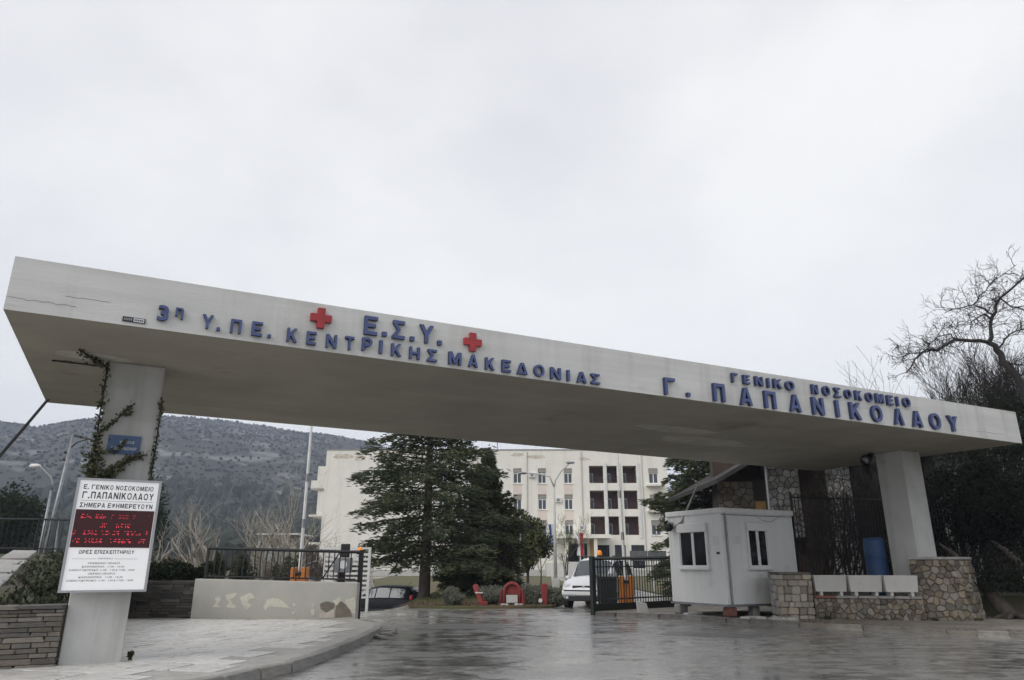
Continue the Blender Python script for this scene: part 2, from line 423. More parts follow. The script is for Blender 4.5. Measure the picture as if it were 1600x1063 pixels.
# ------------------------------------------------------------------ stones
def unit_stones(n, bev, jit, seed):
    r = random.Random(seed); out = []
    for k in range(n):
        bm = bmesh.new(); bmesh.ops.create_cube(bm, size=1)
        for v in bm.verts: v.co += Vector((r.uniform(-jit,jit), r.uniform(-jit*.3,jit*.3), r.uniform(-jit,jit)))
        bmesh.ops.bevel(bm, geom=list(bm.edges), offset=bev, segments=1, affect='EDGES')
        me = bpy.data.meshes.new('stone'); bm.to_mesh(me); bm.free(); out.append(me)
    return out
_stone_cache = {}
def stones_for(material, kind='slab'):
    k = (material.name, kind)
    if k not in _stone_cache:
        ms = unit_stones(6, .06 if kind == 'slab' else .12, .05 if kind == 'slab' else .09, 3 if kind == 'slab' else 5)
        for m_ in ms: m_.materials.append(material)
        _stone_cache[k] = ms
    return _stone_cache[k]
def put_stone(name, material, parent, loc, size, rz=0, kind='slab', r=rng, tilt=0):
    o = bpy.data.objects.new(name, r.choice(stones_for(material, kind))); COL.objects.link(o)
    o.location = Vector(loc) - LOC.get(parent.name, Vector()); o.scale = size; o.rotation_euler = (r.uniform(-tilt,tilt), r.uniform(-tilt,tilt), rz)
    o.parent = parent
    return o
def coursed(name, material, parent, o, a, w, h, ch, ll, depth, seed, gap=.008, proud=.025, kind='slab'):
    """courses of stones on a vertical face; o lower-left outer point, a 2d direction"""
    r = random.Random(seed); nrm = (a[1], -a[0]); z = 0; rz = math.atan2(a[1], a[0])
    while z < h - .01:
        c = min(r.uniform(*ch), h - z)
        if h - z - c < ch[0]*.6: c = h - z
        x = 0
        while x < w - .005:
            l = min(r.uniform(*ll), w - x)
            if w - x - l < ll[0]*.5: l = w - x
            p = r.uniform(0, proud)
            cx = x + l/2; off = p - depth/2
            put_stone(name, material, parent, (o[0]+a[0]*cx+nrm[0]*off, o[1]+a[1]*cx+nrm[1]*off, o[2]+z+c/2),
                      (max(l-gap,.01), depth, max(c-gap,.01)), rz, kind, r)
            x += l
        z += c

def clip(poly, px, py, nx, ny):        # keep points with (p-P).n <= 0
    out = []
    for i in range(len(poly)):
        a, b = poly[i], poly[(i+1)%len(poly)]
        da = (a[0]-px)*nx+(a[1]-py)*ny; db = (b[0]-px)*nx+(b[1]-py)*ny
        if da <= 0: out.append(a)
        if (da < 0 < db) or (db < 0 < da):
            t = da/(da-db); out.append((a[0]+(b[0]-a[0])*t, a[1]+(b[1]-a[1])*t))
    return out
def voronoi(w, h, sz, seed, top=None):
    r = random.Random(seed); pts = []
    ny = max(1, round(h/sz*1.15)); nx = max(1, round(w/sz))
    for j in range(ny):
        for i in range(nx):
            pts.append(((i+.5+(.25 if j%2 else -.25)+r.uniform(-.40,.40))*w/nx, (j+.5+r.uniform(-.36,.36))*h/ny))
    pts = [p for p in pts if r.random() > .07 or len(pts) < 8]
    cells = []
    for i, p in enumerate(pts):
        poly = [(0,0),(w,0),(w,h),(0,h)]
        for j, q in enumerate(pts):
            if i == j: continue
            dx, dy = q[0]-p[0], q[1]-p[1]
            if dx*dx+dy*dy > (3*sz)**2: continue
            poly = clip(poly, (p[0]+q[0])/2, (p[1]+q[1])/2, dx, dy)
            if len(poly) < 3: break
        if len(poly) >= 3: cells.append(poly)
    return cells
def rubble_face(name, material, parent, f, w, h, sz, seed, depth=(.03,.07), gap=.012, join=False):
    r = random.Random(seed); J = MB()
    for poly in voronoi(w, h, sz, seed):
        cx = sum(p[0] for p in poly)/len(poly); cy = sum(p[1] for p in poly)/len(poly)
        rad = max(math.hypot(p[0]-cx, p[1]-cy) for p in poly)
        if rad < gap*2: continue
        d = r.uniform(*depth); n = len(poly)
        def ring(k, dd):
            o_ = []
            for p in poly:
                L_ = math.hypot(p[0]-cx, p[1]-cy)+1e-6; s_ = max(.1, (L_-gap)/L_)*k
                o_.append(f(cx+(p[0]-cx)*s_, cy+(p[1]-cy)*s_, dd))
            return o_
        vv = ring(1,-.01)+ring(.97,d*.65)+ring(.74,d)
        fs = [(i, (i+1)%n, n+(i+1)%n, n+i) for i in range(n)]+[(n+i, n+(i+1)%n, 2*n+(i+1)%n, 2*n+i) for i in range(n)]+[tuple(range(2*n,3*n))]
        if join: J.add(vv, fs)
        else: MB().add(vv, fs).build(name, material, parent)
    if join: return J.build(name, material, parent)
def plane_f(o, a):
    nrm = (a[1], -a[0])
    return lambda u, v, d: (o[0]+a[0]*u+nrm[0]*d, o[1]+a[1]*u+nrm[1]*d, o[2]+v)

# ------------------------------------------------------------------ ground
def sm(t): t = max(0, min(1, t)); return t*t*(3-2*t)
def gz(x, y):
    return -.98*sm((y-23.4)/7.5)*sm((-3.75-x)/1.7)*(1-sm((y-45)/14))
def sheet(name, material, xs, ys, lift, inside=None):
    V = []; F = []; idx = {}
    for j, y in enumerate(ys):
        for i, x in enumerate(xs):
            idx[i,j] = len(V); V.append((x, y, gz(x,y)+lift))
    for j in range(len(ys)-1):
        for i in range(len(xs)-1):
            F.append((idx[i,j], idx[i+1,j], idx[i+1,j+1], idx[i,j+1]))
    return MB().add(V, F).build(name, material, smooth=True)
fr = lambda a, b, s: [a + s*i for i in range(int(round((b-a)/s))+1)]
xs = [-3000,-1000,-400,-150,-80] + fr(-50,50,2) + [80,150,400,1000,3000]
ys = [-3000,-800,-200,-60] + fr(-30,120,2) + [160,250,500,1000,3000]
struct(sheet('ground', M['soil'], xs, ys, -.02))
struct(sheet('road', M['asphalt'], fr(-40,40,1), fr(-20,90,1), 0))

def poly_sheet(name, material, poly, lift, thick=.0, step=1.0):
    """draped, slightly raised sheet following the ground"""
    xs_ = [p[0] for p in poly]; ys_ = [p[1] for p in poly]
    bm = bmesh.new()
    vs_ = [bm.verts.new((x,y,0)) for x,y in poly]; f = bm.faces.new(vs_)
    geom = list(bm.verts)+list(bm.edges)+list(bm.faces)
    x = math.ceil(min(xs_)/step)*step
    while x < max(xs_):
        geom = list(bm.verts)+list(bm.edges)+list(bm.faces)
        bmesh.ops.bisect_plane(bm, geom=geom, plane_co=(x,0,0), plane_no=(1,0,0)); x += step
    y = math.ceil(min(ys_)/step)*step
    while y < max(ys_):
        geom = list(bm.verts)+list(bm.edges)+list(bm.faces)
        bmesh.ops.bisect_plane(bm, geom=geom, plane_co=(0,y,0), plane_no=(0,1,0)); y += step
    bmesh.ops.recalc_face_normals(bm, faces=bm.faces)
    if len(bm.faces) and sum(f.normal.z for f in bm.faces) < 0: bmesh.ops.reverse_faces(bm, faces=bm.faces)
    if thick:
        r_ = bmesh.ops.extrude_face_region(bm, geom=list(bm.faces))
        low = [e for e in bm.verts if e not in r_['geom']]
        for v in low: v.co.z = -thick
    for v in bm.verts: v.co.z += gz(v.co.x, v.co.y) + lift
    me = bpy.data.meshes.new(name); bm.to_mesh(me); bm.free(); me.materials.append(material)
    o = bpy.data.objects.new(name, me); COL.objects.link(o); return o

lawn_poly = [(-3.5,25.9),(-2,25.55),(0,25.7),(1.35,26.1),(1.9,28),(2.6,36),(4.2,57),(4.4,86),(-14,86),(-13,70),(-9.5,52),(-5.2,38),(-4.3,31)]
struct(poly_sheet('lawn', M['grass'], lawn_poly, .07, .12))
struct(poly_sheet('side_lawn', M['grass'], [(-60,26),(-9.5,26),(-9.2,40),(-16,60),(-24,86),(-60,86)], .07, .12, 2.0))
struct(poly_sheet('courtyard_lawn', M['grass'], [(7.2,29.5),(9.2,28),(60,28),(60,86),(9,86),(7.4,50)], .05, .1, 2.0))

for k,poly in enumerate([[(3.2,16.4),(5.0,15.7),(5.3,16.5),(3.5,17.2)],[(-2.2,17.6),(-.2,17.9),(-.3,19.4),(-2.0,19.2)]]):
    pp=[]
    for i in range(4):
        a,b=poly[i],poly[(i+1)%4]
        for t in (0,.2,.4,.6,.8):
            pp.append((a[0]+(b[0]-a[0])*t+rng.uniform(-.04,.04),a[1]+(b[1]-a[1])*t+rng.uniform(-.04,.04)))
    struct(poly_sheet('asphalt_patch', mat('asphalt_patch',(.13,.128,.122),.36,(.24,.235,.225),30,5,.35,.65,.25,60), pp, .004))
r=random.Random(17)
cr2=MB()
for (x,y,a,n) in ((-2.2,10.5,.9,16),(5.6,13.2,2.4,12),(2.6,18.2,.2,16)):
    p=(x,y)
    for i in range(n):
        a+=r.gauss(0,.35); q=(p[0]+.22*math.cos(a),p[1]+.22*math.sin(a)); w=.006+.005*r.random()
        nx_,ny_=-math.sin(a)*w,math.cos(a)*w
        cr2.quad((p[0]-nx_,p[1]-ny_,.0045),(q[0]-nx_,q[1]-ny_,.0045),(q[0]+nx_,q[1]+ny_,.0045),(p[0]+nx_,p[1]+ny_,.0045)); p=q
struct(cr2.build('road_cracks', mat('crack_black',(.02,.02,.02),.8)))
# hill terrain
RIDGE = [(-75,.12),(-45,.15),(-36.6,.163),(-34,.158),(-32,.170),(-30,.176),(-25,.182),(-20,.180),(-15,.176),(-11,.168),(-7,.148),(5,.10),(15,.095),(30,.07),(60,.05),(80,.04)]
def ridge(az):
    for (a,e),(b,g) in zip(RIDGE, RIDGE[1:]):
        if a <= az <= b: return e+(g-e)*(az-a)/(b-a)
    return .05
def hz(az, r):
    t = (r-230)/770
    x, y = r*math.sin(R(az)), r*math.cos(R(az))
    n = noise.fractal(Vector((x/210, y/210, .3)), 1.0, 2.0, 6)
    base = ridge(az)*1000*sm(t*.9)**1.05 if t > 0 else 0
    return base*(1+.02*n) + n*9*sm((r-260)/250)*(.35+.65*(1-sm((r-850)/150))) - .6 - (sm((r-1020)/500)*120)
V=[];F=[]
azs = [a*.5 for a in range(-150,141)]; rs = [230+14*i for i in range(72)]
for r_ in rs:
    for a in azs:
        V.append((r_*math.sin(R(a)), r_*math.cos(R(a)), hz(a,r_)))
na=len(azs)
for j in range(len(rs)-1):
    for i in range(na-1): F.append((j*na+i, j*na+i+1, (j+1)*na+i+1, (j+1)*na+i))
struct(MB().add(V,F).build('hills', M['hill'], smooth=True))
# scrub on the slope and conifer wood at its foot
def scatter_blobs(name, material, n, az, rr, size, seed, tall):
    r = np.random.default_rng(seed)
    ico = [(0,0,1),(.89,0,.45),(.28,.85,.45),(-.72,.53,.45),(-.72,-.53,.45),(.28,-.85,.45),(.72,.53,-.45),(-.28,.85,-.45),(-.89,0,-.45),(-.28,-.85,-.45),(.72,-.53,-.45),(0,0,-1)]
    tri = [(0,1,2),(0,2,3),(0,3,4),(0,4,5),(0,5,1),(1,6,2),(2,7,3),(3,8,4),(4,9,5),(5,10,1),(6,7,2),(7,8,3),(8,9,4),(9,10,5),(10,6,1),(11,7,6),(11,8,7),(11,9,8),(11,10,9),(11,6,10)]
    I = np.array(ico); T = np.array(tri); VV=[]; FF=[]; b=0
    for k in range(n):
        a = r.uniform(*az); d = r.uniform(*rr)
        z = hz(a,d) if d > 230 else 0
        s = size*(.6+.9*r.random())
        P = I*(1+.35*r.normal(size=(12,1)))*np.array([s,s,s*tall])
        P += np.array([d*math.sin(R(a)), d*math.cos(R(a)), z+s*tall*.75])
        VV.append(P); FF.append(T+b); b += 12
    VV=np.concatenate(VV); FF=np.concatenate(FF)
    me=bpy.data.meshes.new(name); me.from_pydata(VV.tolist(),[],FF.tolist()); me.materials.append(material)
    o=bpy.data.objects.new(name,me); COL.objects.link(o); o['kind']='stuff'; return o
scatter_blobs('hill_scrub', M['scrub'], 9000, (-46,20), (440,1000), 1.15, 1, .75)
scatter_blobs('far_wood', M['far_leaf'], 4200, (-50,22), (200,520), 2.7, 2, 1.7)

# haze: everything stands inside it, the sky outside
hm = bpy.data.materials.new('haze'); hm.use_nodes = True
hm.node_tree.nodes.remove(hm.node_tree.nodes['Principled BSDF'])
pv = hm.node_tree.nodes.new('ShaderNodeVolumePrincipled')
pv.inputs['Color'].default_value = (.70,.80,1,1); pv.inputs['Density'].default_value = .00038
hm.node_tree.links.new(pv.outputs[0], hm.node_tree.nodes['Material Output'].inputs['Volume'])
hb = MB().box(-3100,3100,-3100,3100,-160,262).build('haze', hm)
hb['kind'] = 'stuff'

# ------------------------------------------------------------------ gate canopy
A2 = (.8858,.4641); N2 = (.4641,-.8858)             # along the canopy, and towards the street
P0 = (-6.26, 8.23); LEN = 22.06
def fp(s, off=0.0, z=None):
    p = (P0[0]+A2[0]*s+N2[0]*off, P0[1]+A2[1]*s+N2[1]*off)
    return p if z is None else (p[0],p[1],z)
canopy = thing('gate_canopy', 'long white concrete entrance canopy with blue Greek lettering over the road', 'gate canopy', fp(1.6,-2.4,0))
dep = 6.0
# slab: fascia shell in white, soffit as its own sheet with its shade put into the colour
mb = MB()
q = [fp(0), fp(LEN), fp(LEN,-dep-.5), fp(0,-dep)]
zt = [5.15,5.27,5.27,5.15]
b4 = [(x,y,4.44) for x,y in q]; t4 = [(q[i][0],q[i][1],zt[i]) for i in range(4)]
mb.add(b4+t4, [(4,5,6,7),(0,1,5,4),(1,2,6,5),(2,3,7,6),(3,0,4,7)])
mb.build('slab', M['white_conc'], canopy)
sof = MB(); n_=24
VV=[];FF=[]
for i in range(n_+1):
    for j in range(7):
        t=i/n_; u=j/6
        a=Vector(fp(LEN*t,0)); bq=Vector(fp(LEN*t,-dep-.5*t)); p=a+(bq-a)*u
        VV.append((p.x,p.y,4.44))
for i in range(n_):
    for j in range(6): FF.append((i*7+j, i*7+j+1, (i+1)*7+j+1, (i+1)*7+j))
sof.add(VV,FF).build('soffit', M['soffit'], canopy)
def column(s, off, w, d, z0, flare):
    m_ = MB(); zs_ = [z0, z0+.02, 1.0, 4.438]; ks = [flare, flare, 1.0, 1.0]
    VV=[];FF=[]
    for z,k in zip(zs_,ks):
        for a,b in ((-1,-1),(1,-1),(1,1),(-1,1)):
            p = fp(s+a*w/2*k, off-b*d/2*k); VV.append((p[0],p[1],z))
    for i in range(len(zs_)-1):
        for j in range(4): FF.append((i*4+j, i*4+(j+1)%4, (i+1)*4+(j+1)%4, (i+1)*4+j))
    FF.append((3,2,1,0)); FF.append(tuple(range(len(VV)-4,len(VV))))
    return m_.add(VV,FF).build('column', M['col_conc'], canopy, bevel=.015)
column(1.53, -2.45, .77, .74, 0.02, 1.0)
column(20.72, -2.6, .80, .80, 0.02, 1.0)
# letters
LETTERS = [('3',1.682,1.829,4.53,4.77),('η',1.897,2.008,4.59,4.77),('Υ',2.237,2.393,4.51,4.73),('.',2.438,2.482,4.5,4.55),('Π',2.608,2.764,4.5,4.72),('Ε',2.89,3.046,4.5,4.73),('.',3.118,3.162,4.5,4.55),
('Κ',3.377,3.534,4.48,4.71),('Ε',3.659,3.807,4.48,4.7),('Ν',3.941,4.111,4.47,4.7),('Τ',4.223,4.37,4.48,4.71),('Ρ',4.482,4.652,4.5,4.73),('Ι',4.755,4.808,4.49,4.72),('Κ',4.943,5.117,4.48,4.7),('Η',5.238,5.421,4.47,4.69),('Σ',5.533,5.712,4.47,4.69),
('Μ',5.896,6.133,4.47,4.7),('Α',6.244,6.423,4.47,4.7),('Κ',6.549,6.727,4.46,4.69),('Ε',6.853,7.031,4.46,4.69),('Δ',7.134,7.349,4.46,4.68),('Ο',7.461,7.676,4.46,4.69),('Ν',7.787,8.007,4.45,4.68),('Ι',8.105,8.208,4.45,4.67),('Α',8.32,8.534,4.45,4.67),('Σ',8.615,8.816,4.46,4.67),
('Ε',4.495,4.719,4.76,5.08),('.',4.786,4.867,4.77,4.84),('Σ',4.943,5.162,4.76,5.08),('.',5.238,5.318,4.76,4.84),('Υ',5.386,5.645,4.76,5.08),('.',5.703,5.779,4.76,4.84),
('Γ',10.239,10.543,4.44,4.79),('.',10.78,10.892,4.46,4.56),('Π',11.438,11.795,4.44,4.82),('Α',12.135,12.52,4.44,4.82),('Π',12.802,13.186,4.44,4.82),('Α',13.522,13.911,4.44,4.83),('Ν',14.193,14.618,4.44,4.84),('Ι',14.935,15.074,4.45,4.84),('Κ',15.378,15.808,4.45,4.85),('Ο',16.085,16.528,4.46,4.86),('Λ',16.868,17.275,4.46,4.86),('Α',17.521,17.964,4.47,4.87),('Ο',18.187,18.67,4.47,4.88),('Υ',18.885,19.35,4.48,4.88),
('Γ',11.979,12.158,4.87,5.09),('Ε',12.283,12.489,4.88,5.09),('Ν',12.601,12.86,4.88,5.1),('Ι',12.936,13.061,4.88,5.1),('Κ',13.119,13.41,4.89,5.11),('Ο',13.468,13.772,4.89,5.11),('Ν',14.26,14.475,4.89,5.12),('Ο',14.595,14.855,4.89,5.13),('Σ',14.958,15.195,4.89,5.13),('Ο',15.298,15.548,4.9,5.13),('Κ',15.638,15.897,4.9,5.14),('Ο',15.995,16.268,4.9,5.14),('Μ',16.327,16.653,4.91,5.15),('Ε',16.729,16.98,4.9,5.15),('Ι',17.047,17.194,4.9,5.15),('Ο',17.297,17.601,4.91,5.16)]
UX = (A2[0],A2[1],0); NN = (N2[0],N2[1],0)
for ch,s0,s1,z0,z1 in LETTERS:
    w = s1-s0; k = .045 if s0 < 9.5 else .09
    wd = w*(.92 if s0 < 9.5 else .80); h_ = (z1-z0)
    dpt = .055 if s0 < 9.5 else .07
    z0 = z0+.025
    if ch == 'Ι': wd = h_*.22
    if ch == '.': h_ = wd = min(w, .07); 
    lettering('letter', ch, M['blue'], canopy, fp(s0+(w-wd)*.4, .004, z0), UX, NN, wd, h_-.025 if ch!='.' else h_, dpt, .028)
for sc_, zc in ((3.845,4.93),(6.32,4.915)):
    m_ = MB(); a,b = .155,.056
    out = [(-b,-a),(b,-a),(b,-b),(a,-b),(a,b),(b,b),(b,a),(-b,a),(-b,b),(-a,b),(-a,-b),(-b,-b)]
    k=len(out); VV=[]
    for d in (.004,.064):
        for x,y in out:
            p=fp(sc_+x,d); VV.append((p[0],p[1],zc+y))
    FF=[(0,1,2,11),(2,3,4,11),(11,4,5,8),(8,9,10,11),(8,5,6,7)]
    FF=[tuple(i+k for i in f) for f in FF]+[(i,(i+1)%k,k+(i+1)%k,k+i) for i in range(k)]
    o = m_.add(VV,FF).build('red_cross', M['red'], canopy)
# small plaque
m_=MB(); m_.obox(fp(1.29,.002),A2,N2,.27,.014,4.49,4.555).build('plaque', M['black_metal'], canopy)
m_=MB(); m_.obox(fp(1.42,.017),A2,N2,.125,.003,4.497,4.545).build('plaque_plate', M['sign_white'], canopy)
m_=MB(); 
for k in range(5): m_.obox(fp(1.305+k*.021,.017),A2,N2,.013,.003,4.505,4.538)
m_.build('plaque_marks', M['galv'], canopy)['kind']='stuff'
m_=MB()
for k in range(5): m_.obox(fp(1.43+k*.022,.021),A2,N2,.014,.002,4.508,4.534)
m_.build('plaque_marks', M['ink'], canopy)['kind']='stuff'
# repaired patches in the soffit
for (s,o_,a,b) in ((.9,-1.9,.55,.22),(14.6,-3.6,1.5,.5),(12.8,-2.6,1.1,.35)):
    m_=MB(); pts=[]
    for k in range(14):
        t=2*math.pi*k/14; rr_=1+.25*noise.noise(Vector((math.cos(t)*1.3+s,math.sin(t)*1.3,0)))
        pts.append(fp(s+math.cos(t)*a*rr_, o_+math.sin(t)*b*rr_))
    m_.prism(pts,4.434,4.441).build('plaster_patch', mat('plaster_patch',(.47,.45,.40),.9,(.38,.36,.31),3), canopy)
# hairline cracks in the fascia
for (s0,s1,z,am) in ((.02,.75,4.60,.012),(.62,1.12,4.72,.008),(20.1,21.4,4.62,.015)):
    MB().tube([fp(s0+(s1-s0)*i/14, .002, z+am*2.2*noise.noise(Vector((i*.55,s0,z)))) for i in range(15)],.0022,4).build('crack', mat('crack_grey',(.2,.2,.19),.9), canopy)

# floodlight under the canopy beside the right column
fl = thing('floodlight','dark round floodlight under the canopy beside the right column','floodlight',fp(20.0,-3.0,4.43))
c_ = Vector(fp(20.0,-3.0,4.27))
MB().obox(fp(19.95,-2.95),A2,N2,.1,.1,4.36,4.437).build('bracket', M['black_metal'], fl)
MB().tube([c_+Vector((-.16,-.12,-.06)),c_+Vector((-.14,-.1,-.05)),c_+Vector((.12,.1,.08))],[.13,.15,.08],14).build('housing', M['black_metal'], fl, True)
MB().tube([c_+Vector((-.166,-.124,-.063)),c_+Vector((-.161,-.121,-.06))],[.10,.10],14).build('lens', M['galv'], fl, True)

# blue street sign on left column
bs = thing('street_sign','small blue plate with white lettering on the left column','sign',(-6.02,11.0,3.03))
cf = fp(1.43,-2.06)
MB().obox(fp(1.29,-2.075),A2,N2,.44,.02,3.03,3.31).build('plate', M['blue_sign'], bs)
lettering('lettering','ΟΔΟΣ', M['sign_white'], bs, fp(1.45,-2.05,3.19),UX,NN,.20,.035,0,.01)
lettering('lettering','Γ. ΠΑΠΑΝΙΚΟΛΑΟΥ', M['sign_white'], bs, fp(1.35,-2.05,3.09),UX,NN,.34,.045,0,.01)

# information board on the left column
ib = thing('notice_board','white hospital information board with red LED screen on the left column','sign board',(-5.75,10.55,1.05))
s0,so = 1.005,-1.83            # left end along the canopy direction, distance from its front line
W_,H_ = 1.09,1.56; zb=1.07
o0=lambda s,z,d=0: fp(s0+s, so+d, z)
MB().obox(fp(s0,so-.10),A2,N2,W_,.10,zb,zb+H_).build('casing', M['alu'], ib, bevel=.01)
MB().obox(fp(s0+.035,so),A2,N2,W_-.07,.006,zb+.03,zb+H_-.03).build('panel', mat('emissive_sign_face', (.82,.82,.83), .35, emit=(1,1,1), estr=.2), ib)  # faint even emission added so the white face reads brighter
for (x0,x1,z0,z1) in ((0,.033,0,H_),(W_-.033,W_,0,H_),(.034,W_-.034,0,.028),(.034,W_-.034,H_-.028,H_)):
    MB().obox(fp(s0+x0,so+.001),A2,N2,x1-x0,.022,zb+z0,zb+z1).build('frame_rail', M['alu'], ib)
MB().obox(fp(s0+.045,so+.006),A2,N2,W_-.09,.012,zb+.60,zb+1.12).build('led_screen', M['led_back'], ib)
def bold_line(s,x0,x1,z,h):
    adv=[.36 if c==' ' else .42 if c=='.' else .36 if c=='Ι' else .98 if c=='Μ' else .86 for c in s]; k=(x1-x0)/sum(adv); x=x0; mb=MB()
    for c,a in zip(s,adv):
        if c!=' ':
            V,F=cut_glyph(c) if c in CUT else glyph(c,.022)[:2]
            w=(a-.18)*k; hh=h*.2 if c=='.' else h
            mb.add([Vector(o0(x+vx*w,zb+z+vy*hh,.0085)) for vx,vy in V],F)
        x+=a*k
    mb.build('lettering',M['ink'],ib)['kind']='stuff'
def line(s,x0,x1,z,h,b=.012,m_='ink'):
    b=0
    lettering('lettering',s,M[m_],ib,o0(x0,zb+z,.007),UX,NN,x1-x0,h,0,b)
bold_line('Ε. ΓΕΝΙΚΟ ΝΟΣΟΚΟΜΕΙΟ',.09,1.0,1.405,.065)
bold_line('Γ.ΠΑΠΑΝΙΚΟΛΑΟΥ',.09,1.02,1.275,.095)
MB().obox(fp(s0+.08,so+.0065),A2,N2,W_-.16,.002,zb+1.243,zb+1.247).build('rule', M['ink'], ib)
bold_line('ΣΗΜΕΡΑ ΕΦΗΜΕΡΕΥΟΥΝ',.08,1.02,1.15,.065)
bold_line('ΩΡΕΣ ΕΠΙΣΚΕΠΤΗΡΙΟΥ',.17,.87,.515,.05)
MB().obox(fp(s0+.10,so+.0065),A2,N2,.30,.002,zb+.445,zb+.448).build('rule', M['ink'], ib)
MB().obox(fp(s0+.62,so+.0065),A2,N2,.30,.002,zb+.445,zb+.448).build('rule', M['ink'], ib)
line('ΘΕΡΙΝΟ',.42,.6,.44,.022,.0,'galv')
line('ΧΕΙΜΕΡΙΝΟ ΩΡΑΡΙΟ',.30,.70,.375,.026,.01)
line('ΚΑΘΗΜΕΡΙΝΑ:  11:00 - 16:30',.24,.76,.330,.024,.008)
line('ΣΑΒΒΑΤΟΚΥΡΙΑΚΟ: 11:00 - 1:30 & 17:00 - 18:00',.09,.90,.285,.024,.008)
line('ΘΕΡΙΝΟ ΩΡΑΡΙΟ',.33,.66,.235,.026,.01)
line('ΚΑΘΗΜΕΡΙΝΑ:  11:00 - 16:30',.22,.76,.190,.024,.008)
line('ΣΑΒΒΑΤΟΚΥΡΙΑΚΟ: 11:00 - 1:30 & 17:00 - 18:00',.08,.90,.145,.024,.008)
# LED rows: dot-matrix fragments
r = random.Random(4); LB=MB(); LD=MB()
def dots(x0,x1,z,dens,tgt):
    x=x0
    while x<x1:
        if r.random()<dens:
            pat=[[r.random()<.5 for _ in range(3)] for _ in range(4)]
            for j in (0,1,3):
                for i in range(3):
                    if pat[j][i]: tgt.obox(fp(s0+x+i*.012,so+.0185),A2,N2,.010,.002,zb+z+j*.015,zb+z+j*.015+.009)
        x+=.046
dots(.12,.45,1.0,.7,LB); dots(.5,1.0,1.0,.75,LD); dots(.33,.48,.875,.75,LB); dots(.58,.74,.875,.85,LB)
dots(.18,.98,.775,.85,LB); dots(.07,1.0,.665,.85,LB); dots(.05,.09,.775,1,LB)
LB.build('led_text', M['led'], ib)['kind']='stuff'; LD.build('led_text', M['led_dim'], ib)['kind']='stuff'

# ivy on the left column
ivy = thing('ivy','climbing ivy on both edges of the left column above the notice board','climbing plant',(-6.4,10.9,2.4))
cols=[]; stems=MB()
def vine(pts, n, spread, up=.2):
    P=[Vector(p) for p in pts]; stems.tube(P, .012, 5)
    for i in range(int(n*.54)):
        k=rng.random()*(len(P)-1); a=int(k); p=P[a].lerp(P[min(a+1,len(P)-1)],k-a)
        p=p+Vector((rng.gauss(0,spread)*A2[0],rng.gauss(0,spread)*A2[1],rng.gauss(0,spread)))+Vector((N2[0],N2[1],0))*abs(rng.gauss(0,.03))
        cols.append(tuple(p))
cl,cr_=1.145,1.925
vine([fp(cl-.02,-2.03,2.3),fp(cl-.0,-2.03,3.0),fp(cl-.02,-2.04,3.6),fp(cl-.03,-2.04,4.42)],520,.035)
vine([fp(cl-.0,-2.03,2.4),fp(cl+.02,-2.03,2.7),fp(cl+.0,-2.03,3.1)],900,.09)
vine([fp(cl+.05,-2.03,2.6),fp(cl+.25,-2.03,2.75),fp(cl+.5,-2.03,2.98),fp(cl+.68,-2.03,3.03)],330,.04)
vine([fp(cl+.05,-2.03,2.5),fp(cl+.3,-2.03,2.75)],500,.07)
vine([fp(cl+.0,-2.03,3.3),fp(cl+.2,-2.03,3.52),fp(cl+.38,-2.03,3.78)],170,.025)
vine([fp(cl+.28,-2.03,3.62),fp(cl+.4,-2.03,3.65)],40,.015)
vine([fp(cl+.0,-2.03,3.02),fp(cl+.3,-2.02,3.07),fp(cl+.37,-2.02,3.24)],70,.02)
vine([fp(cr_+.01,-2.05,2.45),fp(cr_+.015,-2.05,3.2),fp(cr_+.01,-2.05,3.9)],260,.025)
vine([fp(cr_-.02,-2.03,2.45),fp(cr_+.06,-2.03,2.6)],90,.04)
vine([fp(cl-.05,-2.05,4.35),fp(cl-.25,-1.9,4.42),fp(cl-.4,-1.5,4.42)],150,.035)
vine([fp(cl-.05,-2.3,4.40),fp(cl-.8,-2.4,4.43)],30,.01)
leaves('leaves', cols, nrng.normal(size=(len(cols),3)), .06,.045, M['ivy'], ivy)
stems.build('stem', M['bark_dark'], ivy)

# ------------------------------------------------------------------ pavement on the left
kerbL = [(-9.5,4.2),(-6.2,6.2),(-4.55,8.0),(-3.62,9.6),(-3.18,10.9),(-3.0,12.9),(-2.92,15.2),(-2.98,16.9),(-3.25,18.2),(-3.75,19.0)]
pav_poly = kerbL + [(-4.0,19.6),(-12,19.9),(-12,11.5),(-16,6.5),(-16,2.5)]
pav = MB().prism(pav_poly, -.05, .115).build('pavement', M['slab_base'])
struct(pav); LOC[pav.name] = Vector()
def inside(p, poly):
    c=False; n=len(poly)
    for i in range(n):
        a,b=poly[i],poly[(i+1)%n]
        if (a[1]>p[1])!=(b[1]>p[1]) and p[0]<(b[0]-a[0])*(p[1]-a[1])/(b[1]-a[1])+a[0]: c=not c
    return c
def dist_line(p, pl):
    best=9
    for a,b in zip(pl,pl[1:]):
        d=(b[0]-a[0],b[1]-a[1]); L_=d[0]**2+d[1]**2; t=max(0,min(1,((p[0]-a[0])*d[0]+(p[1]-a[1])*d[1])/L_))
        best=min(best,math.hypot(p[0]-a[0]-d[0]*t,p[1]-a[1]-d[1]*t))
    return best
r=random.Random(8); da=R(-14); ca,sa=math.cos(da),math.sin(da); cnt=0
v=-3
rowi=0
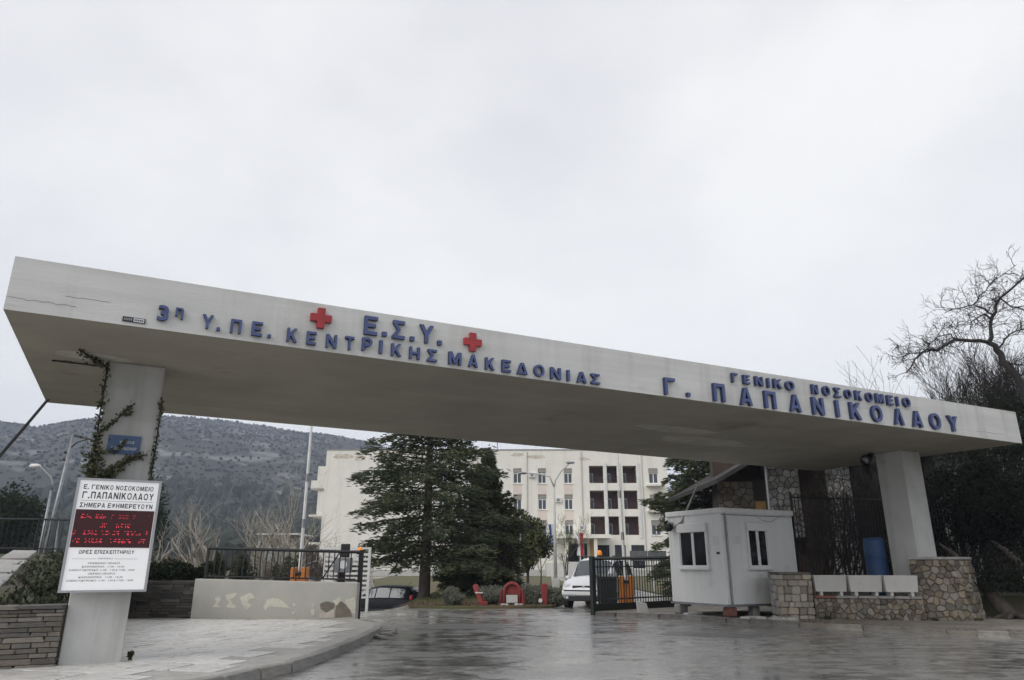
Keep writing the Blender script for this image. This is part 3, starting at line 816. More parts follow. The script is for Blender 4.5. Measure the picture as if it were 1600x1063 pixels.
while v<24:
    ch=r.uniform(.40,.62); u=-14+r.uniform(0,.5)
    while u<4:
        l=r.uniform(.5,1.15); cu,cv=u+l/2,v+ch/2
        cs=[(-4+ (uu)*ca-(vv)*sa, 6+(uu)*sa+(vv)*ca) for uu,vv in ((u,v),(u+l,v),(u+l,v+ch),(u,v+ch))]
        cx,cy=-4+cu*ca-cv*sa,6+cu*sa+cv*ca
        if all(inside(c,pav_poly) and dist_line(c,kerbL)>.2 and c[1]<19.3 for c in cs) and cx>-9.9 and cy>6.5 and cnt<300:
            g=.014
            put_stone('paving_stone', M['slab'], pav, (cx,cy,.105), (l-g,ch-g,.045), da, 'slab', r, .004); cnt+=1
        u+=l
    v+=ch; rowi+=1
def kerb(parent_name, pl, z, material, w=.16, seg=.8, seed=1, broken=()):
    r=random.Random(seed); k=0
    root=parent_name
    for a,b in zip(pl,pl[1:]):
        d=Vector((b[0]-a[0],b[1]-a[1],0)); L_=d.length; n=max(1,round(L_/seg)); d.normalize()
        for i in range(n):
            c=Vector((a[0],a[1],0))+d*(L_*(i+.5)/n)
            if k in broken: k+=1; continue
            put_stone('kerb_stone', material, root, (c.x,c.y,z-.07), (L_/n-.012,w,.16), math.atan2(d.y,d.x), 'slab', r, .01); k+=1
kl=[(x+.03,y) for x,y in kerbL]
# resample kerb line for smooth curve
def resample(pl, step):
    out=[pl[0]]
    P=[Vector((a,b,0)) for a,b in pl]
    n=len(P)
    for i in range(n-1):
        p0,p1,p2,p3=P[max(i-1,0)],P[i],P[i+1],P[min(i+2,n-1)]
        m=max(1,int((p2-p1).length/step))
        for j in range(1,m+1):
            t=j/m
            q=.5*((2*p1)+(p2-p0)*t+(2*p0-5*p1+4*p2-p3)*t*t+(3*p1-p0-3*p2+p3)*t**3)
            out.append((q.x,q.y))
    return out
kerb(pav, resample(kl,.75), .13, M['kerb'], .17, .9, 2)
# crumbled gutter concrete near the kerb bend
r=random.Random(21)
for k in range(7):
    put_stone('broken_kerb_chunk', M['kerb'], pav, (-2.95+r.uniform(-.1,.35),16.2+r.uniform(-.6,.9),.035), (r.uniform(.2,.5),r.uniform(.12,.25),r.uniform(.05,.1)), r.uniform(0,3), 'block', r, .1)

# planter wall with slate facing in front of the left column
pw=thing('slate_planter_wall','low wall of thin brown slate slabs left of the left column','wall',(-7,10.6,0.1))
WL=fp(1.10,-2.02)
pe=(WL[0]-A2[0]*3.4, WL[1]-A2[1]*3.4)
MB().obox((pe[0],pe[1]),A2,(-N2[0],-N2[1]),3.4,.28,.0,.86).build('wall_core', M['mortar_dark'], pw)
coursed('slate_slab', M['slate'], pw, (pe[0]+N2[0]*.05,pe[1]+N2[1]*.05,.09), A2, 3.42, .80, (.045,.085), (.18,.5), .09, 5, .006, .03)
x=0; r=random.Random(3)
while x<3.42:
    l=r.uniform(.4,.7); l=min(l,3.44-x)
    c=(pe[0]+A2[0]*(x+l/2)-N2[0]*.1, pe[1]+A2[1]*(x+l/2)-N2[1]*.1)
    put_stone('coping_slab', M['slate'], pw, (*c,.885), (l-.008,.40,.05), math.atan2(A2[1],A2[0]),'slab',r); x+=l

# bank behind it and stepped concrete parapet
bank=MB()
ru=[]
V=[];F=[]
NU,NV=16,16
for j in range(NV+1):
    for i in range(NU+1):
        u,v=i/NU,j/NV
        near=Vector((pe[0]+A2[0]*3.3*u-N2[0]*.25, pe[1]+A2[1]*3.3*u-N2[1]*.25,0)); far=Vector((-17+6.9*u,20.1+.0*u,0))
        p=near.lerp(far,v); z=.80+.9*v+.12*noise.noise(Vector((p.x*.9,p.y*.9,1)))*(1 if 0<v<1 else 0)
        V.append((p.x,p.y,z))
for j in range(NV):
    for i in range(NU):F.append((j*(NU+1)+i,j*(NU+1)+i+1,(j+1)*(NU+1)+i+1,(j+1)*(NU+1)+i))
base=len(V)
edge=[j*(NU+1)+NU for j in range(NV+1)]
V+=[(V[e][0],V[e][1],0) for e in edge]
F+=[(edge[k],base+k,base+k+1,edge[k+1]) for k in range(NV)]
struct(bank.add(V,F).build('bank', M['soil'], smooth=True))
pr=thing('concrete_parapet','sloping pale concrete parapet of blocks climbing the bank at far left','parapet',(-8.1,12,0.8))
a=Vector((-7.95,11.5,.80)); b=Vector((-12.75,20.0,1.72)); d=(b-a); L_=d.length; rz=math.atan2(d.y,d.x); pit=math.asin(d.z/L_)
for i in range(7):
    c=a+d*((i+.5)/7)
    o=put_stone('coping_block', M['kerb'], pr, (c.x-.28,c.y-.16,c.z-.02+.03*(i%2)), (L_/7-.02,.55,.22), rz, 'slab', rng); o.rotation_euler=(0,-pit,rz)
# bank vegetation
def ground_leaves(name,label,cat,pts,n,ln,wd,material,hz_=.25,group=None):
    o=thing(name,label,cat,pts[0][:3],0,group); C=[];D=[]
    for i in range(n):
        p=rng.choice(pts); C.append((p[0]+rng.gauss(0,p[3] if len(p)>3 else .3),p[1]+rng.gauss(0,p[3] if len(p)>3 else .3),p[2]+abs(rng.gauss(0,hz_)))); D.append((rng.gauss(0,.6),rng.gauss(0,.6),.7))
    leaves('leaves',C,D,ln,wd,material,o); return o
bp=[]
for k in range(70):
    u=rng.uniform(.25,1); v=rng.random()**1.3
    near=Vector((pe[0]+A2[0]*3.3*u-N2[0]*.3, pe[1]+A2[1]*3.3*u-N2[1]*.3,0)); far=Vector((-17+6.9*u,20.1,0)); p=near.lerp(far,v)
    xr=-7.9-(p.y-11.6)*.565
    if p.x<xr+.25 or (p.x>-6.95 and p.y<12.2): continue
    bp.append((p.x,p.y,.78+.9*v,.22))
o=ground_leaves('bank_plants','low green ground cover on the bank above the slate planter wall','ground cover',bp,9000,.10,.05,M['dark_leaf2'],.07); 
o2=ground_leaves('bank_shrub','dark low shrub on the bank behind the top of the slate planter wall','shrub',[(-7.05,11.75,.82,.10),(-7.3,11.7,.82,.12),(-7.2,12.1,.85,.14),(-7.5,12.1,.86,.18)],2400,.09,.05,M['dark_leaf'],.10)

# slate wall 2 and rendered wall
sw=thing('slate_wall','dark slate wall between the left column and the peeling rendered wall','wall',(-9,19.7,0))
MB().box(-12,-8.2,19.62,19.95,0,1.02).build('wall_core', M['mortar_dark'], sw)
coursed('slate_slab', M['slate_dark'], sw, (-11.2,19.57,.08), (1,0), 3.0, .95, (.05,.085), (.2,.55), .1, 9, .008, .035)
rw=thing('rendered_wall','grey rendered low wall with peeling paint patches under the black railing','wall',(-6,19.5,0))
m_=MB(); m_.add([(-8.2,19.4,0),(-3.98,19.4,0),(-3.98,19.7,0),(-8.2,19.7,0),(-8.2,19.4,1.08),(-3.98,19.4,.98),(-3.98,19.7,.98),(-8.2,19.7,1.08)],[(3,2,1,0),(4,5,6,7),(0,1,5,4),(1,2,6,5),(2,3,7,6),(3,0,4,7)])
m_.build('wall_body', M['render'], rw, bevel=.02)
FL=[[(-7.63,0.62),(-7.53,0.66),(-7.46,0.58),(-7.54,0.46),(-7.42,0.39),(-7.67,0.4),(-7.58,0.51)],
[(-7.36,0.69),(-7.08,0.75),(-7.09,0.67),(-7.22,0.57),(-7.15,0.47),(-7.03,0.41),(-7.14,0.36),(-7.33,0.4),(-7.23,0.51),(-7.32,0.58)],
[(-6.98,0.64),(-6.83,0.7),(-6.72,0.74),(-6.59,0.62),(-6.73,0.58),(-6.78,0.51),(-6.66,0.42),(-6.79,0.33),(-6.91,0.45)],
[(-6.29,0.58),(-6.12,0.62),(-5.94,0.58),(-5.64,0.36),(-6.01,0.39),(-6.22,0.41),(-6.29,0.32),(-6.36,0.37)],
[(-4.92,0.47),(-4.76,0.54),(-4.54,0.49),(-4.55,0.37),(-4.74,0.26),(-4.9,0.36)],
[(-4.5,0.49),(-4.37,0.53),(-4.25,0.45),(-4.14,0.33),(-4.06,0.16),(-4.51,0.14),(-4.51,0.33)],
[(-4.6,0.53),(-4.41,0.66),(-4.38,0.58),(-4.48,0.43)],
[(-4.27,0.58),(-4.04,0.64),(-3.99,0.37),(-4.09,0.31),(-4.18,0.37),(-4.25,0.49)],
[(-4.91,0.26),(-4.75,0.25),(-4.54,0.35),(-4.54,0.14),(-4.9,0.14)],
[(-5.14,0.33),(-5.05,0.35),(-5.02,0.21),(-5.1,0.19)],
[(-5.61,0.49),(-5.53,0.45),(-5.54,0.4),(-5.6,0.42)],[(-5.61,0.29),(-5.54,0.27),(-5.56,0.22),(-5.61,0.24)],
[(-4.11,0.31),(-4.0,0.33),(-3.99,0.24),(-4.07,0.25)],[(-5.11,0.47),(-5.04,0.46),(-5.06,0.4),(-5.1,0.42)]]
for k,p in enumerate(FL):
    # ragged outline
    out=[]
    for i in range(len(p)):
        a,b=p[i],p[(i+1)%len(p)]
        for t in (0,.25,.5,.75):
            x=a[0]+(b[0]-a[0])*t; z=a[1]+(b[1]-a[1])*t
            out.append((x+.012*noise.noise(Vector((x*30,z*30,k))), z+.012*noise.noise(Vector((x*30,z*30,k+9)))))
    ar=sum(out[i][0]*out[(i+1)%len(out)][1]-out[(i+1)%len(out)][0]*out[i][1] for i in range(len(out)))
    if ar<0: out=out[::-1]
    n=len(out); y0,y1=19.402,19.396-.0006*k
    mt='flake_brown' if k in (4,5) else 'flake_pink' if k in (8,) else 'flake'
    tr_=tessellate_polygon([[Vector((x,z,0)) for x,z in out]])
    m2=MB().add([(x,y1,z) for x,z in out],[tuple(t) for t in tr_])
    m2.add([(x,y1,z) for x,z in out]+[(x,y0,z) for x,z in out],[(i,n+i,n+(i+1)%n,(i+1)%n) for i in range(n)])
    m2.build('paint_patch', M[mt], rw)

# railing on the rendered wall
rl=thing('wall_railing','black metal railing on top of the peeling rendered wall','railing',(-6,19.6,1))
def bar(x0,x1,y0,y1,z0,z1,nm,parent,m_='black_metal'): return MB().box(x0,x1,y0,y1,z0,z1).build(nm,M[m_],parent)
m_=MB(); m_.tube([(-8.0,19.55,1.845),(-4.0,19.55,1.745)],.04,4); m_.build('top_rail',M['black_metal'],rl)
m_=MB(); m_.tube([(-8.0,19.55,1.14),(-4.08,19.55,1.06)],.022,4); m_.build('bottom_rail',M['black_metal'],rl)
bar(-8.03,-7.97,19.52,19.58,1.0,1.85,'post',rl)
bar(-4.06,-3.96,19.76,19.86,0,1.80,'post',rl)
x=-7.8
while x<-4.1:
    t=(x+8)/4; bar(x-.012,x+.012,19.54,19.565,1.06-.08*t+.06,1.84-.1*t,'bar',rl); x+=.15 if x<-5.2 else .145
m_=MB(); m_.tube([(-4.95,19.57,1.08),(-4.55,19.57,1.72)],.018,4); m_.build('brace',M['black_metal'],rl)

# barrier machine factory
def barrier(loc, label, pole_h, lean, group='orange barrier machines with raised arms'):
    o=thing('barrier_gate',label,'barrier',loc,0,group); x,y,z=loc
    MB().box(x-.23,x-.08,y-.17,y+.17,z,z+1.02).build('cabinet',M['orange'],o,bevel=.02)
    MB().box(x+.08,x+.23,y-.17,y+.17,z,z+1.02).build('cabinet',M['orange'],o,bevel=.02)
    MB().box(x-.078,x+.078,y-.12,y+.12,z,z+.86).build('housing',M['orange'],o)
    MB().tube([(x-.08,y-.14,z+.85),(x+.08,y-.14,z+.85)],.05,10).build('axle',M['black_metal'],o)
    MB().tube([(x,y-.02,z+.80),(x+lean,y-.02,z+pole_h)],[.055,.04],8).build('arm',M['white'],o)
    for k in (.3,.6): 
        c=Vector((x,y-.02,z+.8)).lerp(Vector((x+lean,y-.02,z+pole_h)),k)
        d=Vector((lean,0,pole_h-.8)).normalized()
        MB().tube([c,c+d*.25],.0555-.015*k+.003,8).build('reflector_band',M['galv'],o)
    return o
barrier((-6.24,22,.33),'orange barrier machine with tall white arm behind the railing',5.3,-.02)
barrier((3.68,24.35,.05),'orange barrier machine with raised arm behind the dark green gate',5.3,-.1)

# card reader post with light, beacons
cp=thing('intercom_post','dark post with a grey box and white disc at the end of the rendered wall','intercom',(-4.75,20.6,0))
MB().box(-4.80,-4.70,20.6,20.7,0,1.3).build('post',M['black_metal'],cp)
MB().box(-4.68,-4.60,20.6,20.68,0,1.3).build('post',M['black_metal'],cp)
MB().box(-4.86,-4.40,20.42,20.58,1.22,1.62).build('box',M['galv'],cp,bevel=.02)
MB().tube([(-4.62,20.418,1.43),(-4.62,20.40,1.43)],[.11,.11],18).build('disc',M['sign_white'],cp)
MB().box(-4.74,-4.50,20.5,20.62,1.62,1.98).build('signal_head',M['dark_metal'],cp,bevel=.02)
def beacon(loc,label,ph):
    o=thing('beacon_light',label,'beacon',loc,0,'amber beacon lamps on gate posts'); x,y,z=loc
    MB().tube([(x,y,z),(x,y,z+ph)],.03,8).build('post',M['black_metal'],o)
    MB().lathe((x,y,z+ph),[(.09,0),(.09,.04),(.06,.045)],12).build('base',M['black_metal'],o)
    MB().lathe((x,y,z+ph+.045),[(.075,0),(.08,.05),(.07,.11),(.035,.15),(.0,.155)],12).build('lens',M['amber'],o,True)
beacon((-4.28,20.9,0),'amber beacon lamp beside the grey intercom box on the left',1.70)
beacon((2.75,23.3,0),'amber beacon lamp above the end of the dark green gate',1.66)

# white slatted gate leaf behind the railing
sg=thing('slatted_gate','white gate leaf of horizontal slats behind the right end of the black railing','gate',(-5.2,23.6,0))
X0,X1,Z0,Z1=-5.98,-4.48,.42,1.95
for (x0,x1,z0,z1) in ((X0,X0+.06,0,Z1),(X1-.08,X1,0,Z1),(X0+.061,X1-.081,Z1-.06,Z1),(X0+.061,X1-.081,Z0,Z0+.06)):
    MB().box(x0,x1,23.55,23.62,z0,z1).build('frame_rail',M['white'],sg)
z=Z0+.13
while z<Z1-.12:
    MB().box(X0+.06,X1-.08,23.57,23.60,z,z+.075).build('slat',M['white'],sg); z+=.143

# right sliding gate
g0=Vector((2.42,22.6,0)); g1=Vector((6.0,25.5,0)); gd=(g1-g0).normalized(); GL=(g1-g0).length
gt=thing('sliding_gate','dark green metal gate with vertical bars left of the white kiosk','gate',(2.42,22.6,0))
def gp(s,z,off=0): p=g0+gd*s; return (p.x+gd.y*off,p.y-gd.x*off,z)
MB().tube([gp(0,0),gp(0,1.66)],.085,4).build('post',M['dark_metal'],gt)
MB().tube([gp(.0,1.6),gp(GL,1.66)],.05,4).build('top_rail',M['dark_metal'],gt)
MB().tube([gp(.05,1.36),gp(GL,1.40)],.018,4).build('middle_rail',M['dark_metal'],gt)
MB().tube([gp(.05,.42),gp(GL,.44)],.022,4).build('middle_rail',M['dark_metal'],gt)
MB().obox(gp(.05,0)[:2],(gd.x,gd.y),(-gd.y,gd.x),GL,.04,.06,.30).build('bottom_plate',M['dark_metal'],gt)
s=.12
while s<GL:
    MB().tube([gp(s,.3),gp(s,1.6)],.014 if s>.7 else .022,4).build('bar',M['dark_metal'],gt); s+=.125
r=random.Random(2)
bn=thing('waste_bin','dark green wheeled bin standing behind the left end of the green gate','bin',(3.05,24.4,0))
m_=MB(); m_.add([(2.82,24.2,.08),(3.32,24.2,.08),(3.32,24.7,.08),(2.82,24.7,.08),(2.76,24.12,1.0),(3.38,24.12,1.0),(3.38,24.78,1.0),(2.76,24.78,1.0)],[(3,2,1,0),(4,5,6,7),(0,1,5,4),(1,2,6,5),(2,3,7,6),(3,0,4,7)])
m_.build('body',M['dark_metal'],bn,bevel=.02)
m_=MB(); m_.add([(2.73,24.08,1.003),(3.41,24.08,1.003),(3.41,24.82,1.003),(2.73,24.82,1.003),(2.75,24.1,1.06),(3.39,24.1,1.06),(3.37,24.76,1.14),(2.77,24.76,1.14)],[(3,2,1,0),(4,5,6,7),(0,1,5,4),(1,2,6,5),(2,3,7,6),(3,0,4,7)]); m_.build('lid',M['dark_metal'],bn)
for x in (2.85,3.29): MB().tube([(x-.03,24.7,.09),(x+.03,24.7,.09)],.09,12).build('wheel',M['tyre'],bn)
# pale block at the gate
cb=MB(); cb.add([(3.66,21.9,0),(3.98,21.9,0),(3.98,22.2,0),(3.66,22.2,0),(3.62,21.93,.42),(3.9,21.93,.36),(3.9,22.15,.36),(3.62,22.15,.42)],[(3,2,1,0),(4,5,6,7),(0,1,5,4),(1,2,6,5),(2,3,7,6),(3,0,4,7)])
tag(cb.build('concrete_block',M['planter'],origin=(3.8,22.05,0),bevel=.02),'pale tapered concrete block on the kerb in front of the green gate','block')

# ------------------------------------------------------------------ right pavement
kerbR=[(2.45,22.15),(3.6,21.7),(4.7,20.9),(5.6,19.7),(6.5,18.95),(7.4,17.9),(8.6,16.9),(10.2,15.7),(13,13.9),(17,11.5)]
rp=MB().prism(kerbR+[(24,10),(24,26),(9,26.5),(6.2,26),(2.6,22.8)],-.05,.10).build('right_pavement',mat('dirty_pavement',(.25,.225,.195),.7,(.15,.13,.105),1.6,6,.35,.65,.6,25,third=(.33,.31,.28),tscale=.8,tlo=.55,thi=.65)); struct(rp); LOC[rp.name]=Vector()
kerb(rp,resample([(x-.02,y-.03) for x,y in kerbR],.8),.115,mat('dirty_kerb',(.27,.25,.22),.7,(.15,.135,.115),3,6,.35,.65,.6,25,rand=.25),.17,.7,6,(9,13,17))
r=random.Random(31)
for k in range(16):
    t=r.random(); x=6.0+1.0*t+r.uniform(-.1,.1); y=19.35-.6*t+r.uniform(-.05,.2)
    put_stone('edging_stone',M['pale_stone'],rp,(x,y,.12),(r.uniform(.14,.32),r.uniform(.12,.2),r.uniform(.08,.14)),r.uniform(-.9,-.4),'block',r,.1)

# ------------------------------------------------------------------ kiosk
KC=(5.70,20.0)
kk=thing('gatehouse_kiosk','white prefabricated guard kiosk with two dark windows beside the green gate','kiosk',(KC[0],KC[1],.42),math.atan2(A2[1],A2[0]),local=True)
kk.rotation_euler=(0,0,math.atan2(A2[1],A2[0])); 
KL,KW,KH=2.72,2.2,2.36
MB().box(0,KL,0,KW,0,KH).build('cabin',M['kiosk'],kk)
MB().box(-.06,KL+.05,-.05,KW+.06,KH+.001,KH+.14).build('roof',M['kiosk'],kk,bevel=.015)
MB().box(-.05,KL+.04,-.04,KW+.05,-.06,-.001).build('base_frame',M['galv'],kk)
for (x,y) in ((-.012,-.012),(KL-.08,-.012),(-.012,KW-.08)):
    MB().box(x,x+.09,y,y+.09,0,KH-.001).build('corner_post',M['kiosk'],kk,bevel=.008)
MB().tube([(.14,-.035,.0),(.14,-.035,KH)],.028,8).build('downpipe',M['galv'],kk)
MB().tube([(0,-.02,KH-.04),(KL,-.02,KH-.04)],.012,6).build('trim',M['galv'],kk)
def kwin(along,u0,u1,z0,z1,zs):
    m=(lambda u0,u1,z0,z1,d0,d1: MB().box(u0,u1,-d1,-d0,z0,z1)) if along=='x' else (lambda u0,u1,z0,z1,d0,d1: MB().box(-d1,-d0,u0,u1,z0,z1))
    f=m(u0,u0+.07,z0,zs,.001,.06); 
    fr_=m(u0,u1,z0,z0+.07,.001,.06).build('window',M['pvc'],kk)
    for t in ((u0,u0+.07,z0+.071,zs),(u1-.07,u1,z0+.071,zs)): m(*t,.001,.06).build('frame_rail',M['pvc'],fr_)
    m(u0,u1,zs+.001,z1,.001,.10).build('shutter_box',M['pvc'],fr_,bevel=.02)
    mid=(u0+u1)/2
    m(mid-.025,mid+.025,z0+.071,zs-.001,.012,.045).build('frame_rail',M['pvc'],fr_)
    for a,b in ((u0+.071,mid-.026),(mid+.026,u1-.071)):
        m(a,b,z0+.071,zs-.002,.006,.02).build('pane',M['glass_dark'],fr_)
        for (c,d) in ((a,a+.025),(b-.025,b)): m(c,d,z0+.071,zs-.002,.021,.035).build('frame_rail',M['pvc'],fr_)
    m(u0-.04,u1+.04,z0-.045,z0-.001,.001,.12).build('sill',M['pvc'],fr_)
kwin('x',.86,1.68,.92,2.13,1.90); kwin('y',.55,1.76,.92,2.13,1.88)
MB().box(.38,.66,-.006,-.001,1.55,1.75).build('faded_sticker',M['white'],kk)
MB().box(1.93,1.938,-.004,-.001,.02,KH-.06).build('panel_seam',M['kiosk'],kk)
MB().box(-.006,-.001,.16,.36,1.5,1.76).build('notice',M['white'],kk)
MB().box(-.012,-.001,.14,.26,1.28,1.34).build('label_plate',M['ink'],kk)
MB().tube([(1.3,-.012,KH-.05),(1.55,-.012,2.2),(1.9,-.012,2.17),(2.3,-.012,2.35)],.006,4).build('wire',M['galv'],kk)
cm=thing('security_camera','dark round security camera and box on the kiosk corner at upper left','camera',(4.72,21.85,2.5))
MB().box(4.60,4.76,21.72,21.80,2.44,2.62).build('bracket',M['galv'],cm)
MB().tube([(4.66,21.72,2.5),(4.60,21.52,2.46)],[.09,.11],12).build('housing',M['black_metal'],cm,True)
MB().tube([(4.52,21.9,2.72),(4.44,21.72,2.70)],[.07,.08],12).build('housing',M['galv'],cm,True)
# leaning pole with cable at kiosk
lp=MB(); lp.tube([(4.78,21.55,2.48),(4.95,21.35,2.62),(5.1,21.3,2.95),(5.35,21.4,3.4),(5.6,21.6,3.8)],[.03,.03,.028,.022,.015],6)
tag(lp.build('bare_branch',M['bark_pale'],origin=(4.78,21.55,2.48)),'pale bare branch rising over the left end of the kiosk roof','branch')
# supports beneath
for (x,y,m_,sz) in ((5.80,20.22,'brick_red',(.28,.28,.26)),(7.5,21.1,'kerb',(.3,.3,.26)),(4.85,21.75,'kerb',(.3,.25,.26)),(6.6,20.7,'kerb',(.25,.25,.26))):
    o=put_stone('support_block',M[m_],rp,(x,y,.10+sz[2]/2),sz,.48,'block',rng)
put_stone('plank',M['planter'],rp,(5.0,21.0,.14),(.6,.2,.05),.6,'slab',rng)

# ------------------------------------------------------------------ right stone walls & planters
sp=thing('stone_pillar','pale squared stone pillar at the front corner of the kiosk','pillar',(7.4,19.9,0))
MB().box(6.98,7.78,19.64,20.3,0,1.20).build('pillar_core',M['mortar'],sp)
coursed('stone',M['rubble'],sp,(6.93,19.62,.02),(1,0),.90,1.16,(.13,.21),(.14,.30),.12,12,.014,.04,'block')
coursed('stone',M['pale_stone'],sp,(6.95,20.3,.02),(0,-1),.66,1.16,(.13,.21),(.16,.30),.12,13,.014,.04,'block')
put_stone('cap_stone',M['slate'],sp,(7.38,19.95,1.215),(.92,.74,.05),0,'slab',rng)
lw=thing('planter_wall','low brown rubble stone wall under the three white planters','wall',(9,19.4,0))
wa=Vector((7.84,19.62,0)); wb=Vector((10.35,19.05,0)); wd=(wb-wa).normalized(); wlen=(wb-wa).length
MB().obox((wa.x,wa.y),(wd.x,wd.y),(-wd.y,wd.x),wlen,.5,0,.60).build('wall_core',M['mortar'],lw)
rubble_face('stone',M['rubble_brown'],lw,plane_f((wa.x,wa.y,0),(wd.x,wd.y)),wlen,.60,.145,4,(.015,.055),.007)
x=0; r=random.Random(5)
while x<wlen-.01:
    l=min(r.uniform(.35,.6),wlen-x); c=wa+wd*(x+l/2)
    put_stone('coping_stone',M['brick_red'] if x<.4 else M['kerb'],lw,(c.x-wd.y*.2,c.y+wd.x*.2,.635),(l-.01,.52,.06),math.atan2(wd.y,wd.x),'slab',r); x+=l
labs=['leftmost of three white concrete planters on the rubble wall, next to the stone pillar','middle one of three white concrete planters on the rubble wall','rightmost of three white concrete planters, next to the rounded stone wall']
for i in range(3):
    c=wa+wd*(.44+i*.84); t=thing('planter_trough',labs[i],'planter',(c.x,c.y,.665),math.atan2(wd.y,wd.x)+.12,'white planters on the rubble wall',local=True)
    m_=MB(); zb_=.10; 
    m_.add([(-.38,-.02,zb_),(.38,-.02,zb_),(.38,.36,zb_),(-.38,.36,zb_),(-.41,-.05,.50),(.41,-.05,.50),(.41,.40,.50),(-.41,.40,.50),(-.36,.0,.50),(.36,.0,.50),(.36,.35,.50),(-.36,.35,.50),(-.36,.0,.42),(.36,.0,.42),(.36,.35,.42),(-.36,.35,.42)],
      [(3,2,1,0),(0,1,5,4),(1,2,6,5),(2,3,7,6),(3,0,4,7),(4,5,9,8),(5,6,10,9),(6,7,11,10),(7,4,8,11),(8,9,13,12),(9,10,14,13),(10,11,15,14),(11,8,12,15)])
    m_.build('trough',M['planter'],t)
    for xx in (-.28,.22):
        MB().box(xx,xx+.07,0,.3,0,.1).build('foot',M['planter'],t)
    MB().box(-.355,.355,.005,.345,.36,.43).build('soil',M['soil'],t)
# rounded rubble wall round the right column
rwall=thing('rounded_stone_wall','rounded rubble stone wall with a flat cap at the foot of the right column','wall',(10.9,20.2,0))
RC=(11.12,20.35)
def round_f(u,v,d,R0=1.18):
    th=R(-130)+u/R0; rad=R0+.10*(1-v/1.55)+d; return (RC[0]+rad*math.cos(th),RC[1]+rad*math.sin(th),v)
ulen=1.18*R(190)
m_=MB(); VV=[];FF=[]
for i in range(25):
    for z in (0,1.55): VV.append(round_f(ulen*i/24,z,-.012))
for i in range(24): FF.append((2*i,2*i+2,2*i+3,2*i+1))
FF.append(tuple(range(1,50,2)))
m_.add(VV,FF).build('wall_core',M['mortar'],rwall)
rubble_face('stone',M['rubble_brown'],rwall,round_f,ulen,1.55,.17,6,(.015,.06),.008)
m_=MB(); cp_=[round_f(ulen*i/24,1.55,.06)[:2] for i in range(25)]; m_.prism(cp_,1.553,1.62).build('cap',M['kerb'],rwall,bevel=.015)

# barrel behind planters
br=thing('blue_barrel','blue plastic barrel behind the planters, left of the right column','barrel',(10.1,20.6,.6))
MB().lathe((10.12,20.7,0.62),[(.26,0),(.28,.05),(.28,.45),(.29,.47),(.29,.52),(.28,.54),(.28,1.0),(.29,1.02),(.29,1.07),(.28,1.09),(.27,1.42),(.25,1.5)],24).build('body',M['plastic_blue'],br,True)
MB().lathe((10.12,20.7,2.115),[(.25,0),(.25,.03),(.2,.035),(.05,.035)],24).build('lid',M['plastic_blue'],br)
# fill behind the planter wall
struct(MB().prism([(7.9,20.14),(10.3,19.55),(11.2,20.6),(24,19.6),(24,26.5),(8.6,26)],.0,.62).build('raised_bed',M['soil']))

# fence with railing bars behind planters
fb=thing('yard_fence','tall dark metal bar fence behind the planters and the blue barrel','fence',(9,22,.6))
f0=Vector((8.35,21.75,0)); f1=Vector((15.2,23.6,0)); fd=(f1-f0).normalized(); fl_=(f1-f0).length
fpq=lambda s,z:(f0.x+fd.x*s,f0.y+fd.y*s,z)
for z in (.75,2.1,3.35): MB().tube([fpq(0,z),fpq(fl_,z)],.02,4).build('rail',M['black_metal'],fb)
s=0;k=0
while s<fl_:
    if k%16==0: MB().tube([fpq(s,.3),fpq(s,3.5)],.035,4).build('post',M['black_metal'],fb)
    else: MB().tube([fpq(s,.62),fpq(s,3.42)],.015,4).build('bar',M['black_metal'],fb)
    s+=.125;k+=1

# ------------------------------------------------------------------ stone house behind
hs=thing('stone_house','old stone house with brown roof overhang behind the kiosk','house',(12,29,0))
def pier(x0,x1,z0,z1,y,seed,m_='pale_stone',sz=.26):
    MB().box(x0,x1,y,y+.6,z0,z1).build('pier',M['mortar'],hs)
    rubble_face('stone',M[m_],hs,plane_f((x0,y,z0),(1,0)),x1-x0,z1-z0,sz,seed,(.03,.08),.02)
pier(9.9,11.15,2.4,5.6,28,41); pier(12.0,12.95,.4,5.6,27.6,42); pier(14.2,15.3,.4,5.6,27.8,43,'pale_stone',.28); pier(16.4,17.6,.4,5.6,27.8,44,'pale_stone',.3)
MB().box(8.0,19.5,28.62,29.0,0,5.6).build('wall',M['timber'],hs)
MB().box(7.95,9.9,28.0,28.6,0,4.55).build('wall',M['mortar_dark'],hs)
rubble_face('stone',M['rubble_brown'],hs,plane_f((7.95,28.0,2.9),(1,0)),1.38,1.6,.26,46,(.02,.06),.015)
for x in fr(11.2,11.9,.14): MB().box(x,x+.125,28.2,28.25,2,5.6).build('plank',M['timber'],hs)
for x in fr(13.0,14.1,.14): MB().box(x,x+.125,28.25,28.3,.4,5.6).build('plank',M['timber'],hs)
MB().box(9.35,9.75,27.95,27.99,3.35,3.75).build('window',M['ochre'],hs)
for k in range(3):
    pass
rp_=[(7.3,4.18),(9.35,5.32),(19.8,6.0)]
m_=MB()
for (x0,z0),(x1,z1) in zip(rp_,rp_[1:]):
    m_.add([(x0,25.6,z0),(x1,25.6,z1),(x1,34,z1),(x0,34,z0),(x0,25.6,z0+.16),(x1,25.6,z1+.16),(x1,34,z1+.16),(x0,34,z0+.16)],[(3,2,1,0),(4,5,6,7),(0,1,5,4),(1,2,6,5),(2,3,7,6),(3,0,4,7)])
roof=m_.build('roof',M['roof_tile'],hs)
MB().box(8.7,9.7,25.5,25.58,5.0,5.16).build('fascia',M['brick_red'],hs)
MB().tube([(9.25,26.2,2.6),(9.25,26.2,5.2)],.05,8).build('post',M['galv'],hs)

